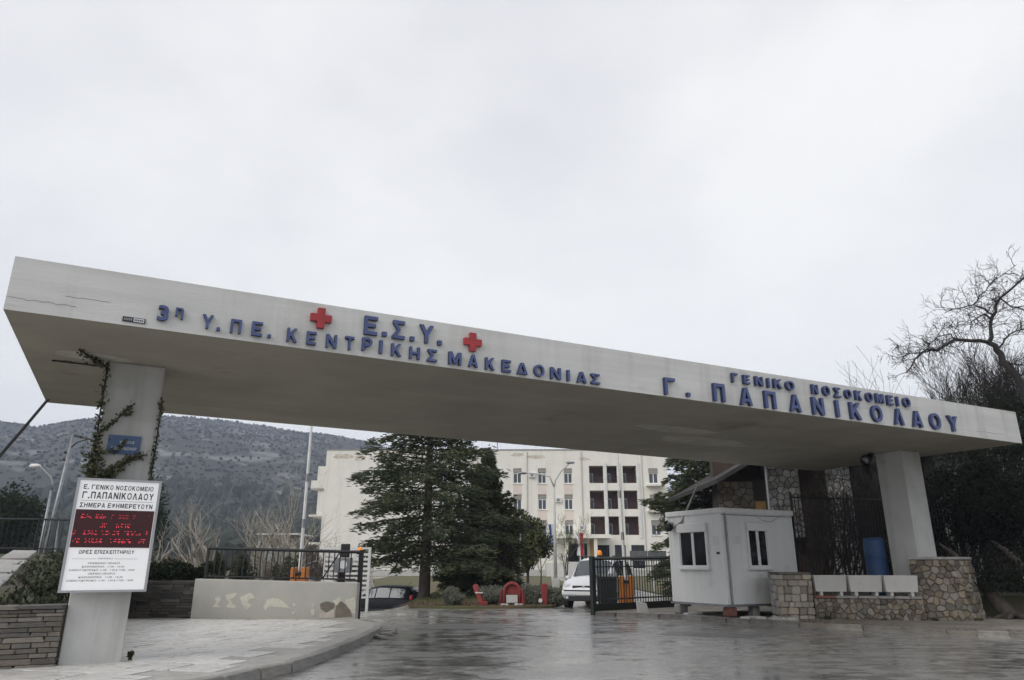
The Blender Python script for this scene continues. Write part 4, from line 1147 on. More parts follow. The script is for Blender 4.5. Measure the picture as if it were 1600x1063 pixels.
# ------------------------------------------------------------------ hospital building
hb_=thing('hospital_building','four storey cream hospital with balconies beyond the gate','building',(0,95,-.2))
YF=95.0
holes=[]; wins=[]
for z0,z1 in ((11.55,13.52),(8.18,10.12),(4.95,6.85)):
    for x0 in (-16.2,-12.9,-9.6,-6.3,-3.0,.17,3.42,6.86): holes.append((x0,x0+1.1,z0,z1)); wins.append((x0,x0+1.1,z0,z1))
    holes.append((18.05,19.3,z0,z1)); wins.append((18.05,19.3,z0,z1))
bal=[]
for z0,z1 in ((11.6,13.86),(8.26,10.64),(5.0,7.33)):
    for x0,x1 in ((10.2,12.08),(12.55,13.9),(14.65,16.45)): holes.append((x0,x1,z0,z1)); bal.append((x0,x1,z0,z1))
gd_=[(7.25,9.65,1.7,3.95),(10.95,12.5,.9,3.75),(13.2,14.6,.9,3.75),(15.3,17.0,.9,3.75)]
holes+=gd_
def wall_holes(x0,x1,z0,z1,holes,y0,y1):
    X=sorted(set([x0,x1]+[h for q in holes for h in q[:2]])); m=MB()
    for a,b in zip(X,X[1:]):
        c=(a+b)/2; iv=sorted((h[2],h[3]) for h in holes if h[0]<c<h[1]); z=z0
        for p,q in iv+[(z1,z1)]:
            if p>z: m.box(a,b,y0,y1,z,p)
            z=max(z,q)
    return m
wall_holes(-24.7,20.5,-.6,15.9,holes,YF,YF+.35).build('wall',M['cream'],hb_)
m_=MB(); m_.box(-24.7,-24.35,YF+.351,YF+14,-.6,15.9); m_.box(20.15,20.5,YF+.351,YF+14,-.6,15.9); m_.box(-24.7,20.5,YF+14,YF+14.3,-.6,15.9); m_.build('wall',M['cream'],hb_)
MB().box(-24.3,20.1,YF+.36,YF+13.9,15.2,15.5).build('roof',M['roof_grey'],hb_)
MB().box(-24.8,20.6,YF-.06,YF+.45,15.901,16.05).build('parapet_coping',M['roof_grey'],hb_)
MB().box(-24.3,20.1,YF+2.2,YF+2.3,-.6,15.1).build('inner_wall',M['maroon'],hb_)
for x0,x1,z0,z1 in wins:
    w=MB(); t=.09
    for q in ((x0,x0+t,z0,z1),(x1-t,x1,z0,z1),(x0+t,x1-t,z0,z0+t),(x0+t,x1-t,z1-t,z1),((x0+x1)/2-.05,(x0+x1)/2+.05,z0+t,z1-t),(x0+t,(x0+x1)/2-.051,z0+1.25,z0+1.33),((x0+x1)/2+.051,x1-t,z0+1.25,z0+1.33)): w.box(q[0],q[1],YF+.13,YF+.2,q[2],q[3])
    f=w.build('window',M['pvc'],hb_)
    MB().box(x0,x1,YF+.205,YF+.22,z0,z1).build('pane',M['glass'],f)
    MB().box(x0+.02,x1-.02,YF+.08,YF+.125,z1-.5-rng.random()*.25,z1).build('shutter',M['roof_grey'],f)
    MB().box(x0-.1,x1+.1,YF-.1,YF+.1,z0-.1,z0-.002).build('sill',M['cream'],f)
for x0 in (.17,3.42,6.86):
    for z0,z1 in ((10.12,11.44),(6.85,8.07)): MB().box(x0-.02,x0+1.12,YF-.025,YF-.001,z0+.01,z1-.01).build('spandrel',M['pink'],hb_)
for x0,x1,z0,z1 in bal:
    MB().box(x0+.02,x0+.75,YF+2.1,YF+2.19,z0+.1,z0+1.5).build('balcony_door',M['pvc'],hb_)
    MB().box(x0+.12,x0+.65,YF+2.06,YF+2.095,z0+.2,z0+1.4).build('balcony_pane',M['glass'],hb_)
    MB().box(x0-.08,x1+.08,YF+.36,YF+2.2,z1+.02,z1+.2).build('balcony_ceiling',M['cream'],hb_)
    MB().box(x0-.08,x1+.08,YF+.36,YF+2.2,z0-.2,z0-.02).build('balcony_floor',M['roof_grey'],hb_)
    MB().box(x1+.02,x1+.12,YF+.36,YF+2.1,z0-.02,z1+.02).build('balcony_side',M['maroon'],hb_)
    m_=MB()
    for k in range(int((x1-x0)/.14)): m_.box(x0+.07+k*.14,x0+.09+k*.14,YF+.1,YF+.12,z0,z0+.85)
    m_.box(x0,x1,YF+.09,YF+.13,z0+.85,z0+.9); m_.build('balcony_railing',M['black_metal'],hb_)
for x in (12.18,14.02,16.55): MB().box(x,x+.3,YF-.12,YF-.001,4.6,14.2).build('pilaster',M['white'],hb_)
for z in (11.3,7.95): MB().box(17.6,19.8,YF-1.0,YF-.001,z-.15,z+.05).build('balcony_slab',M['cream'],hb_)
MB().box(4.6,12.3,YF-3.5,YF-.001,4.5,4.95).build('entrance_canopy',M['cream'],hb_)
for x in (6.6,10.2): MB().box(x,x+.4,YF-3.2,YF-2.8,0,4.499).build('column',M['cream'],hb_)
MB().box(10.0,10.6,YF-.3,YF-.002,1.2,4.4).build('ochre_panel',M['ochre'],hb_)
for x0,x1,z0,z1 in gd_:
    f=MB(); t=.1
    for q in ((x0,x0+t,z0,z1),(x1-t,x1,z0,z1),(x0+t,x1-t,z1-t,z1),((x0+x1)/2-.04,(x0+x1)/2+.04,z0,z1-t)): f.box(q[0],q[1],YF+.13,YF+.2,q[2],q[3])
    f=f.build('door',M['black_metal'],hb_); MB().box(x0,x1,YF+.21,YF+.23,z0,z1).build('pane',M['glass_dark'],f)
for k in range(9):
    MB().box(4.2,11.2,YF-6.2+k*.34,YF-.002 if k==8 else YF-6.2+(k+1)*.34,-.2,.02+.19*k).build('step',M['planter'],hb_)
for x in (6.2,8.2):
    MB().tube([(x,YF-6.2,.9),(x,YF-3.2,2.5)],.05,6).build('handrail',M['black_metal'],hb_)
    MB().tube([(x,YF-6.2,0),(x,YF-6.2,.9)],.05,6).build('handrail',M['black_metal'],hb_)
for x,z in ((2.2,12.3),(5.6,9.1),(8.6,5.6),(-1.2,8.8)):
    ac=MB().box(x,x+.85,YF-.34,YF-.002,z,z+.6).build('air_conditioner',M['white'],hb_,bevel=.03)
    MB().tube([(x+.42,YF-.35,z+.3),(x+.42,YF-.36,z+.3)],.22,12).build('fan_grille',M['galv'],ac)
for x in (-4.6,2.0,9.2,17.2):
    MB().tube([(x,YF-.07,.3),(x,YF-.07,15.7)],.055,6).build('downpipe',M['planter'],hb_)
MB().box(-24.7,20.5,YF-.05,YF-.002,-.55,.75).build('plinth',M['planter'],hb_)
for x in (-15,-2,8): MB().tube([(x,YF+3,15.5),(x,YF+3,18.2)],.04,5).build('aerial',M['black_metal'],hb_)
# left balcony stack on the side
for z0 in (11.1,7.6,4.1):
    MB().box(-26.6,-24.72,YF+.6,YF+6,z0-.25,z0).build('balcony_slab',M['cream'],hb_)
MB().box(-25.9,-24.72,YF+.8,YF+6,11.02,13.9).build('side_bay',M['cream'],hb_)
MB().box(-25.7,-24.72,YF+.9,YF+6,7.62,10.8).build('side_bay',M['cream'],hb_)
MB().box(-26.6,-24.72,YF+.5,YF+.6,11.0,12.0).build('balcony_parapet',M['cream'],hb_)
for x,z,w_,h_ in ((-22.5,15.1,2.6,.7),(-20.2,14.9,1.6,.8),(3.2,15.0,2.4,.5),(9.5,14.7,1.5,.5),(.8,15.3,1.8,.5)):
    m_=MB(); pts=[]
    for k in range(16):
        t=2*math.pi*k/16; q=1+.5*noise.noise(Vector((math.cos(t)*2+x,math.sin(t)*2,z)))
        pts.append((x+math.cos(t)*w_/2*q,z+math.sin(t)*h_/2*q))
    m_.add([(a,YF-.004,b) for a,b in pts],[tuple(range(15,-1,-1))] ).build('stain',mat('stucco_stain',(.52,.46,.38),.95,(.66,.62,.53),2.2,5,.45,.55),hb_)
# low outbuilding
ob=thing('low_outbuilding','low brown building with a flat white roof edge behind the bare trees','building',(-18.4,58,-.2))
MB().box(-19.7,-17.1,58,62,-.2,3.62).build('wall',M['mortar'],ob)
MB().box(-20.0,-16.8,57.7,62.3,3.62,3.74).build('roof',M['white'],ob)
for x in (-19.3,-18.4,-17.8): MB().box(x,x+.5,57.93,57.99,1.6,2.8).build('window',M['galv'],ob)

# ------------------------------------------------------------------ vehicles
def car_body(parent, stations, paint):
    """stations: x, zbottom, zbelt, zroof, half width, roof half width"""
    def sec(st):
        x,zb_,zbelt,zr,w,wr=st
        crown=.035
        return [(0,zb_),(w*.86,zb_),(w*.97,zb_+.10),(w,zb_+(zbelt-zb_)*.45),(w*.985,zbelt-.03),(w*.955,zbelt),(wr+ (w*.955-wr)*.25,zr-.18 if zr-zbelt>.3 else zbelt+(zr-zbelt)*.4),(wr,zr-.06 if zr-zbelt>.3 else zbelt+(zr-zbelt)*.75),(wr*.82,zr),(wr*.4,zr+crown*.7),(0,zr+crown)]
    V=[];F=[]; full=[]
    for st in stations:
        h=sec(st); ring=[(st[0],-y,z) for y,z in h]+[(st[0],y,z) for y,z in h[-2:0:-1]]
        full.append(ring); V+=ring
    n=len(full[0])
    for i in range(len(stations)-1):
        for k in range(n): F.append((i*n+k,(i+1)*n+k,(i+1)*n+(k+1)%n,i*n+(k+1)%n))
    F.append(tuple(range(n))); F.append(tuple(range(len(V)-1,len(V)-n-1,-1)))
    o=MB().add(V,F).build('body',paint,parent,True)
    return sec
def lerp_st(stations,x):
    for a,b in zip(stations,stations[1:]):
        if a[0]<=x<=b[0]:
            t=(x-a[0])/(b[0]-a[0]+1e-9); return tuple(p+(q-p)*t for p,q in zip(a,b))
def car(kind,label,loc,rz,paint):
    t=thing('parked_car' if kind=='hatch' else 'minivan',label,'car' if kind=='hatch' else 'minivan',loc,rz,local=True)
    if kind=='hatch':   # front +x
        ST=[(-1.88,.42,.80,.86,.66,.5),(-1.84,.28,.86,.92,.78,.56),(-1.72,.24,.90,1.20,.82,.55),(-1.52,.22,.91,1.40,.83,.57),(-.9,.20,.91,1.46,.84,.58),(-.1,.20,.90,1.47,.84,.58),(.35,.20,.89,1.40,.84,.57),(1.02,.20,.87,.92,.83,.62),(1.5,.22,.80,.86,.81,.6),(1.80,.26,.68,.72,.74,.52),(1.90,.38,.56,.60,.62,.4)]
        side=[(-1.42,-.72),(-.66,.02),(.08,.78)]; wx=(-1.18,1.22); wr_=.30
        ws=(.38,.99); rear=(-1.70,-1.54); W=.84
    else:
        ST=[(-2.12,.45,.9,.95,.70,.55),(-2.08,.30,.95,1.30,.84,.62),(-1.95,.25,.98,1.56,.86,.64),(-1.2,.22,.98,1.64,.87,.66),(0,.22,.97,1.65,.87,.66),(.55,.22,.96,1.56,.87,.65),(1.28,.22,.94,1.00,.86,.66),(1.75,.24,.86,.91,.84,.62),(2.02,.28,.70,.76,.79,.56),(2.12,.36,.58,.62,.70,.5)]
        side=[(-1.8,-1.1),(-1.0,-.2),(-.1,.75)]; wx=(-1.28,1.32); wr_=.31; ws=(.58,1.24); rear=(-2.07,-1.97); W=.87
    sec=car_body(t,ST,paint)
    def surf(x,k,sgn,off):
        s_=sec(lerp_st(ST,x)); a=int(k); b=min(a+1,len(s_)-1); f=k-a
        y=s_[a][0]+(s_[b][0]-s_[a][0])*f; z=s_[a][1]+(s_[b][1]-s_[a][1])*f
        return (x,sgn*(y+off),z+off*.2)
    for sgn in (-1,1):
        for x0,x1 in side:
            V=[];F=[];nx_=5
            for i in range(nx_+1):
                x=x0+(x1-x0)*i/nx_
                for k in (5.15,6,6.75): V.append(surf(x,k,sgn,.012))
            for i in range(nx_):
                for j in range(2): F.append((i*3+j,(i+1)*3+j,(i+1)*3+j+1,i*3+j+1) if sgn<0 else (i*3+j,i*3+j+1,(i+1)*3+j+1,(i+1)*3+j))
            MB().add(V,F).build('side_window',M['glass'],t)
        # door seam strip and handle
        MB().box(-.62,-.46,sgn*(W-.005)-.012,sgn*(W-.005)+.012,.76,.79).build('door_handle',M['black_metal'],t)
        MB().box(-1.2,1.0,sgn*W-.01,sgn*W+.012,.44,.49).build('side_trim',M['black_metal'],t)
        MB().blob((ws[1]-.38,sgn*(W+.09),.98),(.09,.10,.075),3,1,.05).build('mirror',paint,t,True)
        for x in wx:
            MB().tube([(x,sgn*(W-.17),wr_),(x,sgn*(W-.16),wr_),(x,sgn*(W-.02),wr_),(x,sgn*(W+.012),wr_)],[wr_+.05,wr_+.06,wr_+.06,wr_+.055],24).build('wheel_arch',M['black_metal'],t)
            wh=MB().tube([(x,sgn*(W-.19),wr_),(x,sgn*(W-.18),wr_),(x,sgn*(W+.010),wr_),(x,sgn*(W+.022),wr_)],[wr_*.85,wr_,wr_,wr_*.92],24).build('wheel',M['tyre'],t,True)
            MB().tube([(x,sgn*(W+.023),wr_),(x,sgn*(W+.027),wr_)],[wr_*.62,wr_*.58],20).build('rim',M['rim'],wh)
            m_=MB()
            for k in range(5):
                an=2*math.pi*k/5; m_.tube([(x+.09*math.cos(an),sgn*(W+.029),wr_+.09*math.sin(an)),(x+.15*math.cos(an),sgn*(W+.029),wr_+.15*math.sin(an))],.026,5)
            m_.build('spoke_gap',M['black_metal'],wh)
    def cross(x0,x1,nm,m2,kmin=7.2,off=.012):
        V=[];F=[];ks=[kmin,8,9,10]; nx_=4
        for i in range(nx_+1):
            x=x0+(x1-x0)*i/nx_
            for k in ks: p=surf(x,k,-1,0); V.append((p[0]+off*(1 if x0>0 else -1),p[1],p[2]+off))
            for k in ks[-2::-1]: p=surf(x,k,1,0); V.append((p[0]+off*(1 if x0>0 else -1),p[1],p[2]+off))
        c=2*len(ks)-1
        for i in range(nx_):
            for j in range(c-1): F.append((i*c+j,(i+1)*c+j,(i+1)*c+j+1,i*c+j+1))
        return MB().add(V,F).build(nm,m2,t)
    cross(ws[0],ws[1],'windscreen',M['glass'])
    if kind=='van':
        fx=2.0
        MB().box(2.03,2.10,-.40,.40,.63,.74).build('grille',M['black_metal'],t,bevel=.02)
        MB().tube([(2.105,0,.69),(2.115,0,.69)],.055,14).build('badge',M['rim'],t)
        for sgn in (-1,1):
            MB().blob((1.93,sgn*.60,.72),(.13,.17,.085),1,2,.03).build('headlight',M['lamp_lens'],t,True)
            MB().tube([(2.14,sgn*.58,.36),(2.155,sgn*.58,.36)],.05,12).build('fog_light',M['lamp_lens'],t)
        MB().box(2.02,2.16,-.78,.78,.42,.585).build('bumper',M['car_white'],t,bevel=.05)
        MB().box(2.10,2.165,-.70,.70,.555,.60).build('bumper_trim',M['black_metal'],t,bevel=.01)
        MB().box(2.0,2.14,-.66,.66,.24,.415).build('lower_grille',M['black_metal'],t,bevel=.02)
        MB().box(2.165,2.172,-.26,.26,.44,.54).build('number_plate',M['white'],t)
        for sgn in (-.55,.1): MB().tube([(1.27,sgn,1.03),(1.0,sgn+.38,1.22)],.012,4).build('wiper',M['black_metal'],t)
        MB().tube([(-1.5,-.6,1.72),(.3,-.6,1.72)],.02,5).build('roof_rail',M['black_metal'],t); MB().tube([(-1.5,.6,1.72),(.3,.6,1.72)],.02,5).build('roof_rail',M['black_metal'],t)
    else:
        cross(-1.54,-1.80,'rear_window',M['glass'],7.4)
        for sgn in (-1,1):
            MB().blob((-1.78,sgn*.70,.92),(.10,.10,.19),1,2,.03).build('tail_light',M['tail'],t,True)
            MB().blob((1.76,sgn*.56,.64),(.12,.16,.08),1,2,.03).build('headlight',M['lamp_lens'],t,True)
        MB().box(-1.95,-1.80,-.76,.76,.32,.56).build('bumper',M['car_dark'],t,bevel=.05)
        MB().box(-1.90,-1.87,-.25,.25,.70,.80).build('number_plate',M['white'],t)
        MB().tube([(-1.4,.35,1.5),(-1.62,.35,1.68)],.008,4).build('aerial',M['black_metal'],t)
    return t
car('van','white minivan facing the camera behind the end of the green gate',(3.22,27.55,-.0),R(-112),M['car_white'])
car('hatch','dark blue hatchback seen from its rear side behind the rendered wall',(-5.95,35.2,-.98),R(160),M['car_dark'])

# ------------------------------------------------------------------ street furniture in the middle
ra=thing('red_arch_barrier','red arched metal frame with a pale panel and rubble among the lavender','barrier',(0,26.7,0))
pts=[(-.27,26.7,.0),(-.27,26.7,.52)]+[(-.27*math.cos(t),26.7,.52+.27*math.sin(t)) for t in [math.pi*i/10 for i in range(1,10)]]+[(.27,26.7,.52),(.27,26.7,0)]
MB().tube(pts,.06,8).build('arch_frame',M['red_paint'],ra,True)
for sx in (-1,1): MB().tube([(sx*.42,26.74,0),(sx*.40,26.72,.3),(sx*.37,26.7,.58)],[.07,.06,.05],6).build('side_post',M['red_paint'],ra)
MB().box(-.21,.21,26.74,26.78,.42,.74).build('back_panel',M['red_paint'],ra)
MB().box(-.20,.20,26.62,26.68,.14,.40).build('panel',M['planter'],ra,bevel=.01)
r=random.Random(7)
for k in range(14): put_stone('rubble_stone',M['pale_stone'],ra,(r.uniform(-.5,.5),26.45+r.uniform(-.1,.15),.06),(r.uniform(.08,.2),.12,r.uniform(.07,.16)),r.uniform(0,3),'block',r,.2)
pst=thing('red_post','upright red painted post at the right end of the lavender row','post',(1.15,26.8,0)); MB().box(1.04,1.26,26.7,26.86,0,.78).build('post',M['red_paint'],pst,bevel=.03); MB().tube([(1.0,26.66,.22),(1.0,26.62,.22)],.07,10).build('reflector',M['white'],pst)
pst=thing('fallen_red_post','broken leaning red post at the left end of the lavender row','post',(-1.0,26.5,0))
MB().tube([(-1.32,26.9,.72),(-1.18,26.7,.42),(-1.0,26.5,.08)],.10,4).build('post',M['red_paint'],pst); MB().box(-1.16,-.84,26.32,26.5,.02,.2).build('base',M['red_paint'],pst,bevel=.02)
MB().box(-1.3,-1.02,26.575,26.60,.46,.50).build('white_band',M['white'],pst)

def lamp_post(loc,label,kind,h,group=None):
    x,y,z=loc; o=thing('street_lamp',label,'street lamp',loc,0,group)
    MB().tube([(x,y,z),(x,y,z+h*.8)],[.12 if kind=='double' else .09,.06],10).build('pole',M['galv'] if kind!='double' else M['planter'],o,True)
    if kind=='double':
        MB().box(x-.22,x+.22,y-.22,y+.22,z,z+.55).build('base',M['planter'],o,bevel=.02)
        for pts,hd in (([(x,y,z+h*.8),(x+.1,y,z+h*.86),(x+.45,y,z+h*.93),(x+1.0,y,z+h)],(x+1.05,y,z+h+.02)),([(x,y,z+h*.8),(x-.25,y,z+h*.885),(x-.8,y,z+h*.905),(x-1.75,y,z+h*.92)],(x-1.95,y,z+h*.915))):
            MB().tube(pts,.045,8).build('arm',M['planter'],o,True)
            MB().blob(hd,(.30,.13,.08),2,2,.02).build('lamp_head',M['galv'],o,True)
    else:
        MB().tube([(x,y,z+h*.8),(x+.02,y,z+h*.85),(x-.15,y,z+h*.91),(x-.75,y,z+h*.985),(x-.95,y,z+h)],.045,8).build('arm',M['galv'],o,True)
        MB().blob((x-1.1,y,z+h+.0),(.32,.16,.13),2,2,.02).build('lamp_head',M['lampglass'],o,True)
lamp_post((2.62,45,.05),'tall double armed street lamp in front of the hospital facade','double',7.45)
lamp_post((-24.2,38,0),'single armed street lamp with pale head at far left','single',6.4)
up_=thing('utility_pole','thin leaning utility pole with a bracket arm left of the notice board','utility pole',(-18.8,30,0))
MB().tube([(-19.0,30,0),(-18.62,30,6.7)],[.085,.055],10).build('pole',M['galv'],up_,True)
MB().tube([(-18.62,30,6.66),(-17.3,30,6.34)],.035,6).build('bracket',M['black_metal'],up_)
MB().tube([(-18.66,30,6.1),(-18.4,30,6.35),(-17.95,30,6.5)],.025,6).build('brace',M['black_metal'],up_)
for z in (5.6,5.9): MB().tube([(-18.72,29.88,z),(-18.72,29.82,z)],.06,8).build('insulator',M['black_metal'],up_)
MB().tube([(-18.25,29.9,0),(-18.55,29.95,3.2)],[.05,.035],8).build('strut',M['galv'],up_)
wp=thing('flagpole','bare white pole standing left of the lamp in the lawn','pole',(.42,38,0)); MB().tube([(.42,38,.05),(.42,38,3.85)],[.06,.045],8).build('pole',M['white'],wp); MB().box(.24,.6,37.85,38.2,0,.42).build('base',M['planter'],wp,bevel=.02)
def flag(loc,h,mats,label,seed):
    x,y,z=loc; o=thing('flag',label,'flag',loc)
    MB().tube([(x,y,z),(x,y,z+h)],.05,8).build('pole',M['white'],o)
    for k,m_ in enumerate(mats):
        V=[];F=[]
        for i in range(9):
            for j in range(5):
                zz=z+h-.05-i*.22; w=.22+.07*math.sin(i*.9+seed); xx=x+(k-len(mats)/2)*w+j*w/4
                V.append((xx,y-.08+.07*math.sin(j*1.6+i*.5+seed+k*2),zz))
        for i in range(8):
            for j in range(4): F.append((i*5+j,i*5+j+1,(i+1)*5+j+1,(i+1)*5+j))
        MB().add(V,F).build('cloth',M[m_],o,True)
flag((5.52,60,0),3.9,['flag_white','flag_red'],'limp white and red flag on a white pole before the entrance',1)
flag((3.25,60.5,0),4.6,['flag_blue','flag_white'],'limp blue and white flag on a white pole next to the double lamp',2)
db=thing('info_board','pair of pale grey panels on white legs beyond the green gate','board',(7.2,40,0))
MB().box(6.35,7.28,39.95,40.05,1.6,2.12).build('panel',M['galv'],db); MB().box(7.32,8.3,39.95,40.05,1.6,2.12).build('panel',M['galv'],db)
for x in (7.5,8.35,6.4): MB().box(x,x+.08,39.96,40.04,0,1.6).build('leg',M['white'],db)
# cables at upper left
cab=MB()
for dx in (0,.07):
    p0=Vector((-8.6+dx,13.1-dx,4.62)); p1=Vector((-14.2+dx,17.6,1.9))
    cab.tube([p0.lerp(p1,t)-Vector((0,0,.12*math.sin(math.pi*t))) for t in (0,.2,.4,.6,.8,1)],.022,6)
tag(cab.build('cable',M['black_metal'],origin=(-8.6,13.1,4.6)),'pair of dark cables running down from the left end of the canopy','cable')
# dark railing far left
dr=thing('bank_railing','dark metal railing on top of the bank at the far left edge','railing',(-16,20.6,1.7))
MB().tube([(-19.5,20.6,2.7),(-11.2,20.6,2.62)],.025,4).build('rail',M['black_metal'],dr); MB().tube([(-19.5,20.6,1.9),(-11.2,20.6,1.84)],.02,4).build('rail',M['black_metal'],dr)
for k in range(48): x=-19.4+k*.17; MB().tube([(x,20.6,1.6),(x,20.6,2.68)],.012 if k%9 else .035,4).build('bar' if k%9 else 'post',M['black_metal'],dr)

# ------------------------------------------------------------------ vegetation
def conifer(name,label,cat,base,h,r0,z0,nb,lpb,material,top_r=.0,seed=1,ln=.22,wd=.05,droop=.12,bark='bark',group=None,pw=.8,tr=.2):
    r=random.Random(seed); x,y,z=base
    o=thing(name,label,cat,base,0,group)
    MB().tube([(x,y,z-.05),(x,y,z+.25),(x+.04,y,z+h*.5),(x,y,z+h*.97)],[tr*1.5,tr,tr*.6,.02],10).build('trunk',M[bark],o,True)
    br=MB(); Cs=[];Ds=[]
    for i in range(nb):
        t=(i+r.random())/nb; zz=z0+(h-z0)*t
        prof=((1-t)**pw)*(1-top_r)+top_r
        if t<.12: prof*=.75+2*t
        L_=r0*prof*r.uniform(.5,1.2); an=i*2.399+r.uniform(-.5,.5)
        d=Vector((math.cos(an),math.sin(an),0)); sd=Vector((-d.y,d.x,0))
        lift=.30*t+r.uniform(-.14,.12); sag=droop*r.uniform(.2,1.6)
        P=[Vector((x,y,z+zz))+d*(L_*k/5)+Vector((0,0,L_*(lift*k/5-sag*(k/5)**2))) for k in range(6)]
        br.tube(P,[.045*(1-k/6.5)*max(.3,L_/r0)+.006 for k in range(6)],4)
        n=int(lpb*max(.25,L_/r0)); k=nrng.random(n)**.75*.93+.07
        k=np.clip(k,0,1); idx=np.minimum((k*5).astype(int),4); fr_=k*5-idx
        PA=np.array([list(p) for p in P]); c=PA[idx]+(PA[idx+1]-PA[idx])*fr_[:,None]
        # secondary shoots: quantised positions so that sprays read as plates with gaps
        q=np.floor(k*7); side=np.where(nrng.random(n)<.5,-1.,1.)
        ww=L_*.40*(1-k*.75)*nrng.random(n)
        fwd=.45*ww
        c=c+side[:,None]*ww[:,None]*np.array(sd)+fwd[:,None]*np.array(d)
        c[:,2]+=nrng.normal(0,.10,n)*(.5+ww/(L_*.4+.01))-.28*ww+.10*np.sin(q*1.9+i)-.10*np.abs(nrng.normal(0,1,n))*k
        D=np.array(d)[None,:]*(.5+nrng.random((n,1)))+side[:,None]*np.array(sd)*(.7)*nrng.random((n,1))+nrng.normal(0,.25,(n,3)); D[:,2]-=.1
        Cs.append(c);Ds.append(D)
    br.build('branches',M[bark],o)
    leaves('crown',np.concatenate(Cs),np.concatenate(Ds),ln,wd,M[material],o)
    return o
conifer('cedar_tree','large dark spreading cedar standing on the lawn behind the dark car','tree',(-3.75,32.2,0),11.0,4.2,1.45,165,500,'cedar',.10,3,.24,.055,.14,pw=.68,tr=.26)
conifer('cypress_tree','dark pointed conifer right of the big cedar','tree',(-1.15,35.8,0),6.9,2.75,.4,170,500,'cedar2',.0,4,.22,.055,.08,pw=.85,tr=.14)
conifer('spruce_tree','dark green conifer overhanging behind the left end of the kiosk','tree',(9.3,35,0),9.5,3.6,.6,165,500,'cedar',.0,6,.24,.06,.14,pw=.7,tr=.2)

def bushy(name,label,cat,base,rad,n,ln,wd,material,trunk=0,seed=1,clumps=26,bark='bark',group=None,fill=.33,dense=False):
    r=np.random.default_rng(seed); x,y,z=base; o=thing(name,label,cat,base,0,group); rx,ry,rz_=rad
    cz=z+trunk+rz_*.92
    cc=r.normal(size=(clumps,3)); cc/=np.linalg.norm(cc,axis=1,keepdims=True); cc*=(r.random((clumps,1))**(.45))*.85
    cc*=np.array([rx,ry,rz_]); cc+=np.array([x,y,cz]); cc[:,2]=np.maximum(cc[:,2],z+trunk*.9+.05)
    pick=r.integers(0,clumps,n); dd=r.normal(size=(n,3)); dd/=np.linalg.norm(dd,axis=1,keepdims=True)
    cr2=np.array([rx,ry,rz_])*fill*(.6+.8*r.random((clumps,1)))
    P=cc[pick]+dd*cr2[pick]*(r.random((n,1))**.4); P[:,2]=np.maximum(P[:,2],z+.02)
    D=dd+r.normal(0,.6,(n,3)); leaves('crown',P,D,ln,wd,M[material],o)
    tb=MB()
    if trunk>.25:
        tb.tube([(x,y,z-.05),(x+.03,y,z+trunk),(x,y,cz)],[.06+.03*rx,.05+.02*rx,.02],8)
        for k in range(0,clumps,2): tb.tube([(x,y,z+trunk*.9),tuple(cc[k])],[.035,.01],4)
        tb.build('trunk',M[bark],o)
    else:
        for k in range(0,clumps,3): tb.tube([(x+.04*math.cos(k),y+.04*math.sin(k),z-.03),tuple(cc[k])],[.02,.006],4)
        tb.build('stems',M[bark],o)
    return o
bushy('round_bush','large rounded bronze green bush beside the white pole','bush',(-.70,34.0,.05),(1.0,1.0,1.15),9000,.13,.05,'bronze_leaf',0,2,30,fill=.42)
bushy('broadleaf_tree','small yellow green leafy tree right of the round bush','tree',(.95,46,.05),(1.5,1.5,1.9),8000,.2,.11,'yellow_leaf',.9,3,26)
bushy('bronze_tree','reddish bronze leafy tree between the white pole and the yellow green tree','tree',(.35,47.5,.05),(1.35,1.3,2.0),7000,.2,.1,'bronze_leaf',1.0,13,24)
bushy('olive_bush','low green bush on the lawn behind the cedar trunk','bush',(-3.2,44,.05),(1.1,1.1,.75),5000,.14,.06,'dark_leaf2',.0,4,20)
bushy('garden_bush','dark clipped bush under the right side of the cedar','bush',(-1.9,41,.05),(.75,.7,.8),4500,.13,.06,'dark_leaf',.0,5,18)
lav=[(-2.05,26.55,.42,'first grey green lavender mound, left of the broken red post'),(-.72,26.95,.44,'grey green lavender mound between the broken red post and the red arch'),(.72,27.2,.52,'darker lavender mound between the red arch and the upright red post'),(1.5,27.1,.40,'lavender mound right of the upright red post, nearest the minivan'),(-.3,28.0,.5,'lavender mound half hidden behind the red arch')]
for k,(x,y,s_,lb) in enumerate(lav):
    bushy('lavender_bush',lb,'shrub',(x,y,.05),(s_*1.15,s_,s_*.72),3600,.10,.022,'lavender',0,20+k,16,group='lavender mounds along the drive',fill=.5)
# leaf litter on the lawn
C=[];D=[]
for i in range(3800):
    x=rng.uniform(-3.9,1.4); y=25.8+abs(rng.gauss(0,3.2)); C.append((x,y,gz(x,y)+.085)); D.append((rng.gauss(0,1),rng.gauss(0,1),.12*rng.gauss(0,1)))
lt=leaves('leaf_litter',C,D,.09,.05,M['litter'],None,flat=2); lt['kind']='stuff'
C=[];D=[]
for i in range(16000):
    x=rng.uniform(-6,4); y=rng.uniform(25.9,48)
    if not inside((x,y),lawn_poly): continue
    if y<30 and rng.random()<.6: continue
    C.append((x,y,gz(x,y)+.095)); D.append((rng.gauss(0,.4),rng.gauss(0,.4),1))
gr=leaves('grass_blades',C,D,.11,.022,mat('grass_blade',(.075,.10,.03),.9,(.11,.11,.045),.8),None); gr['kind']='stuff'

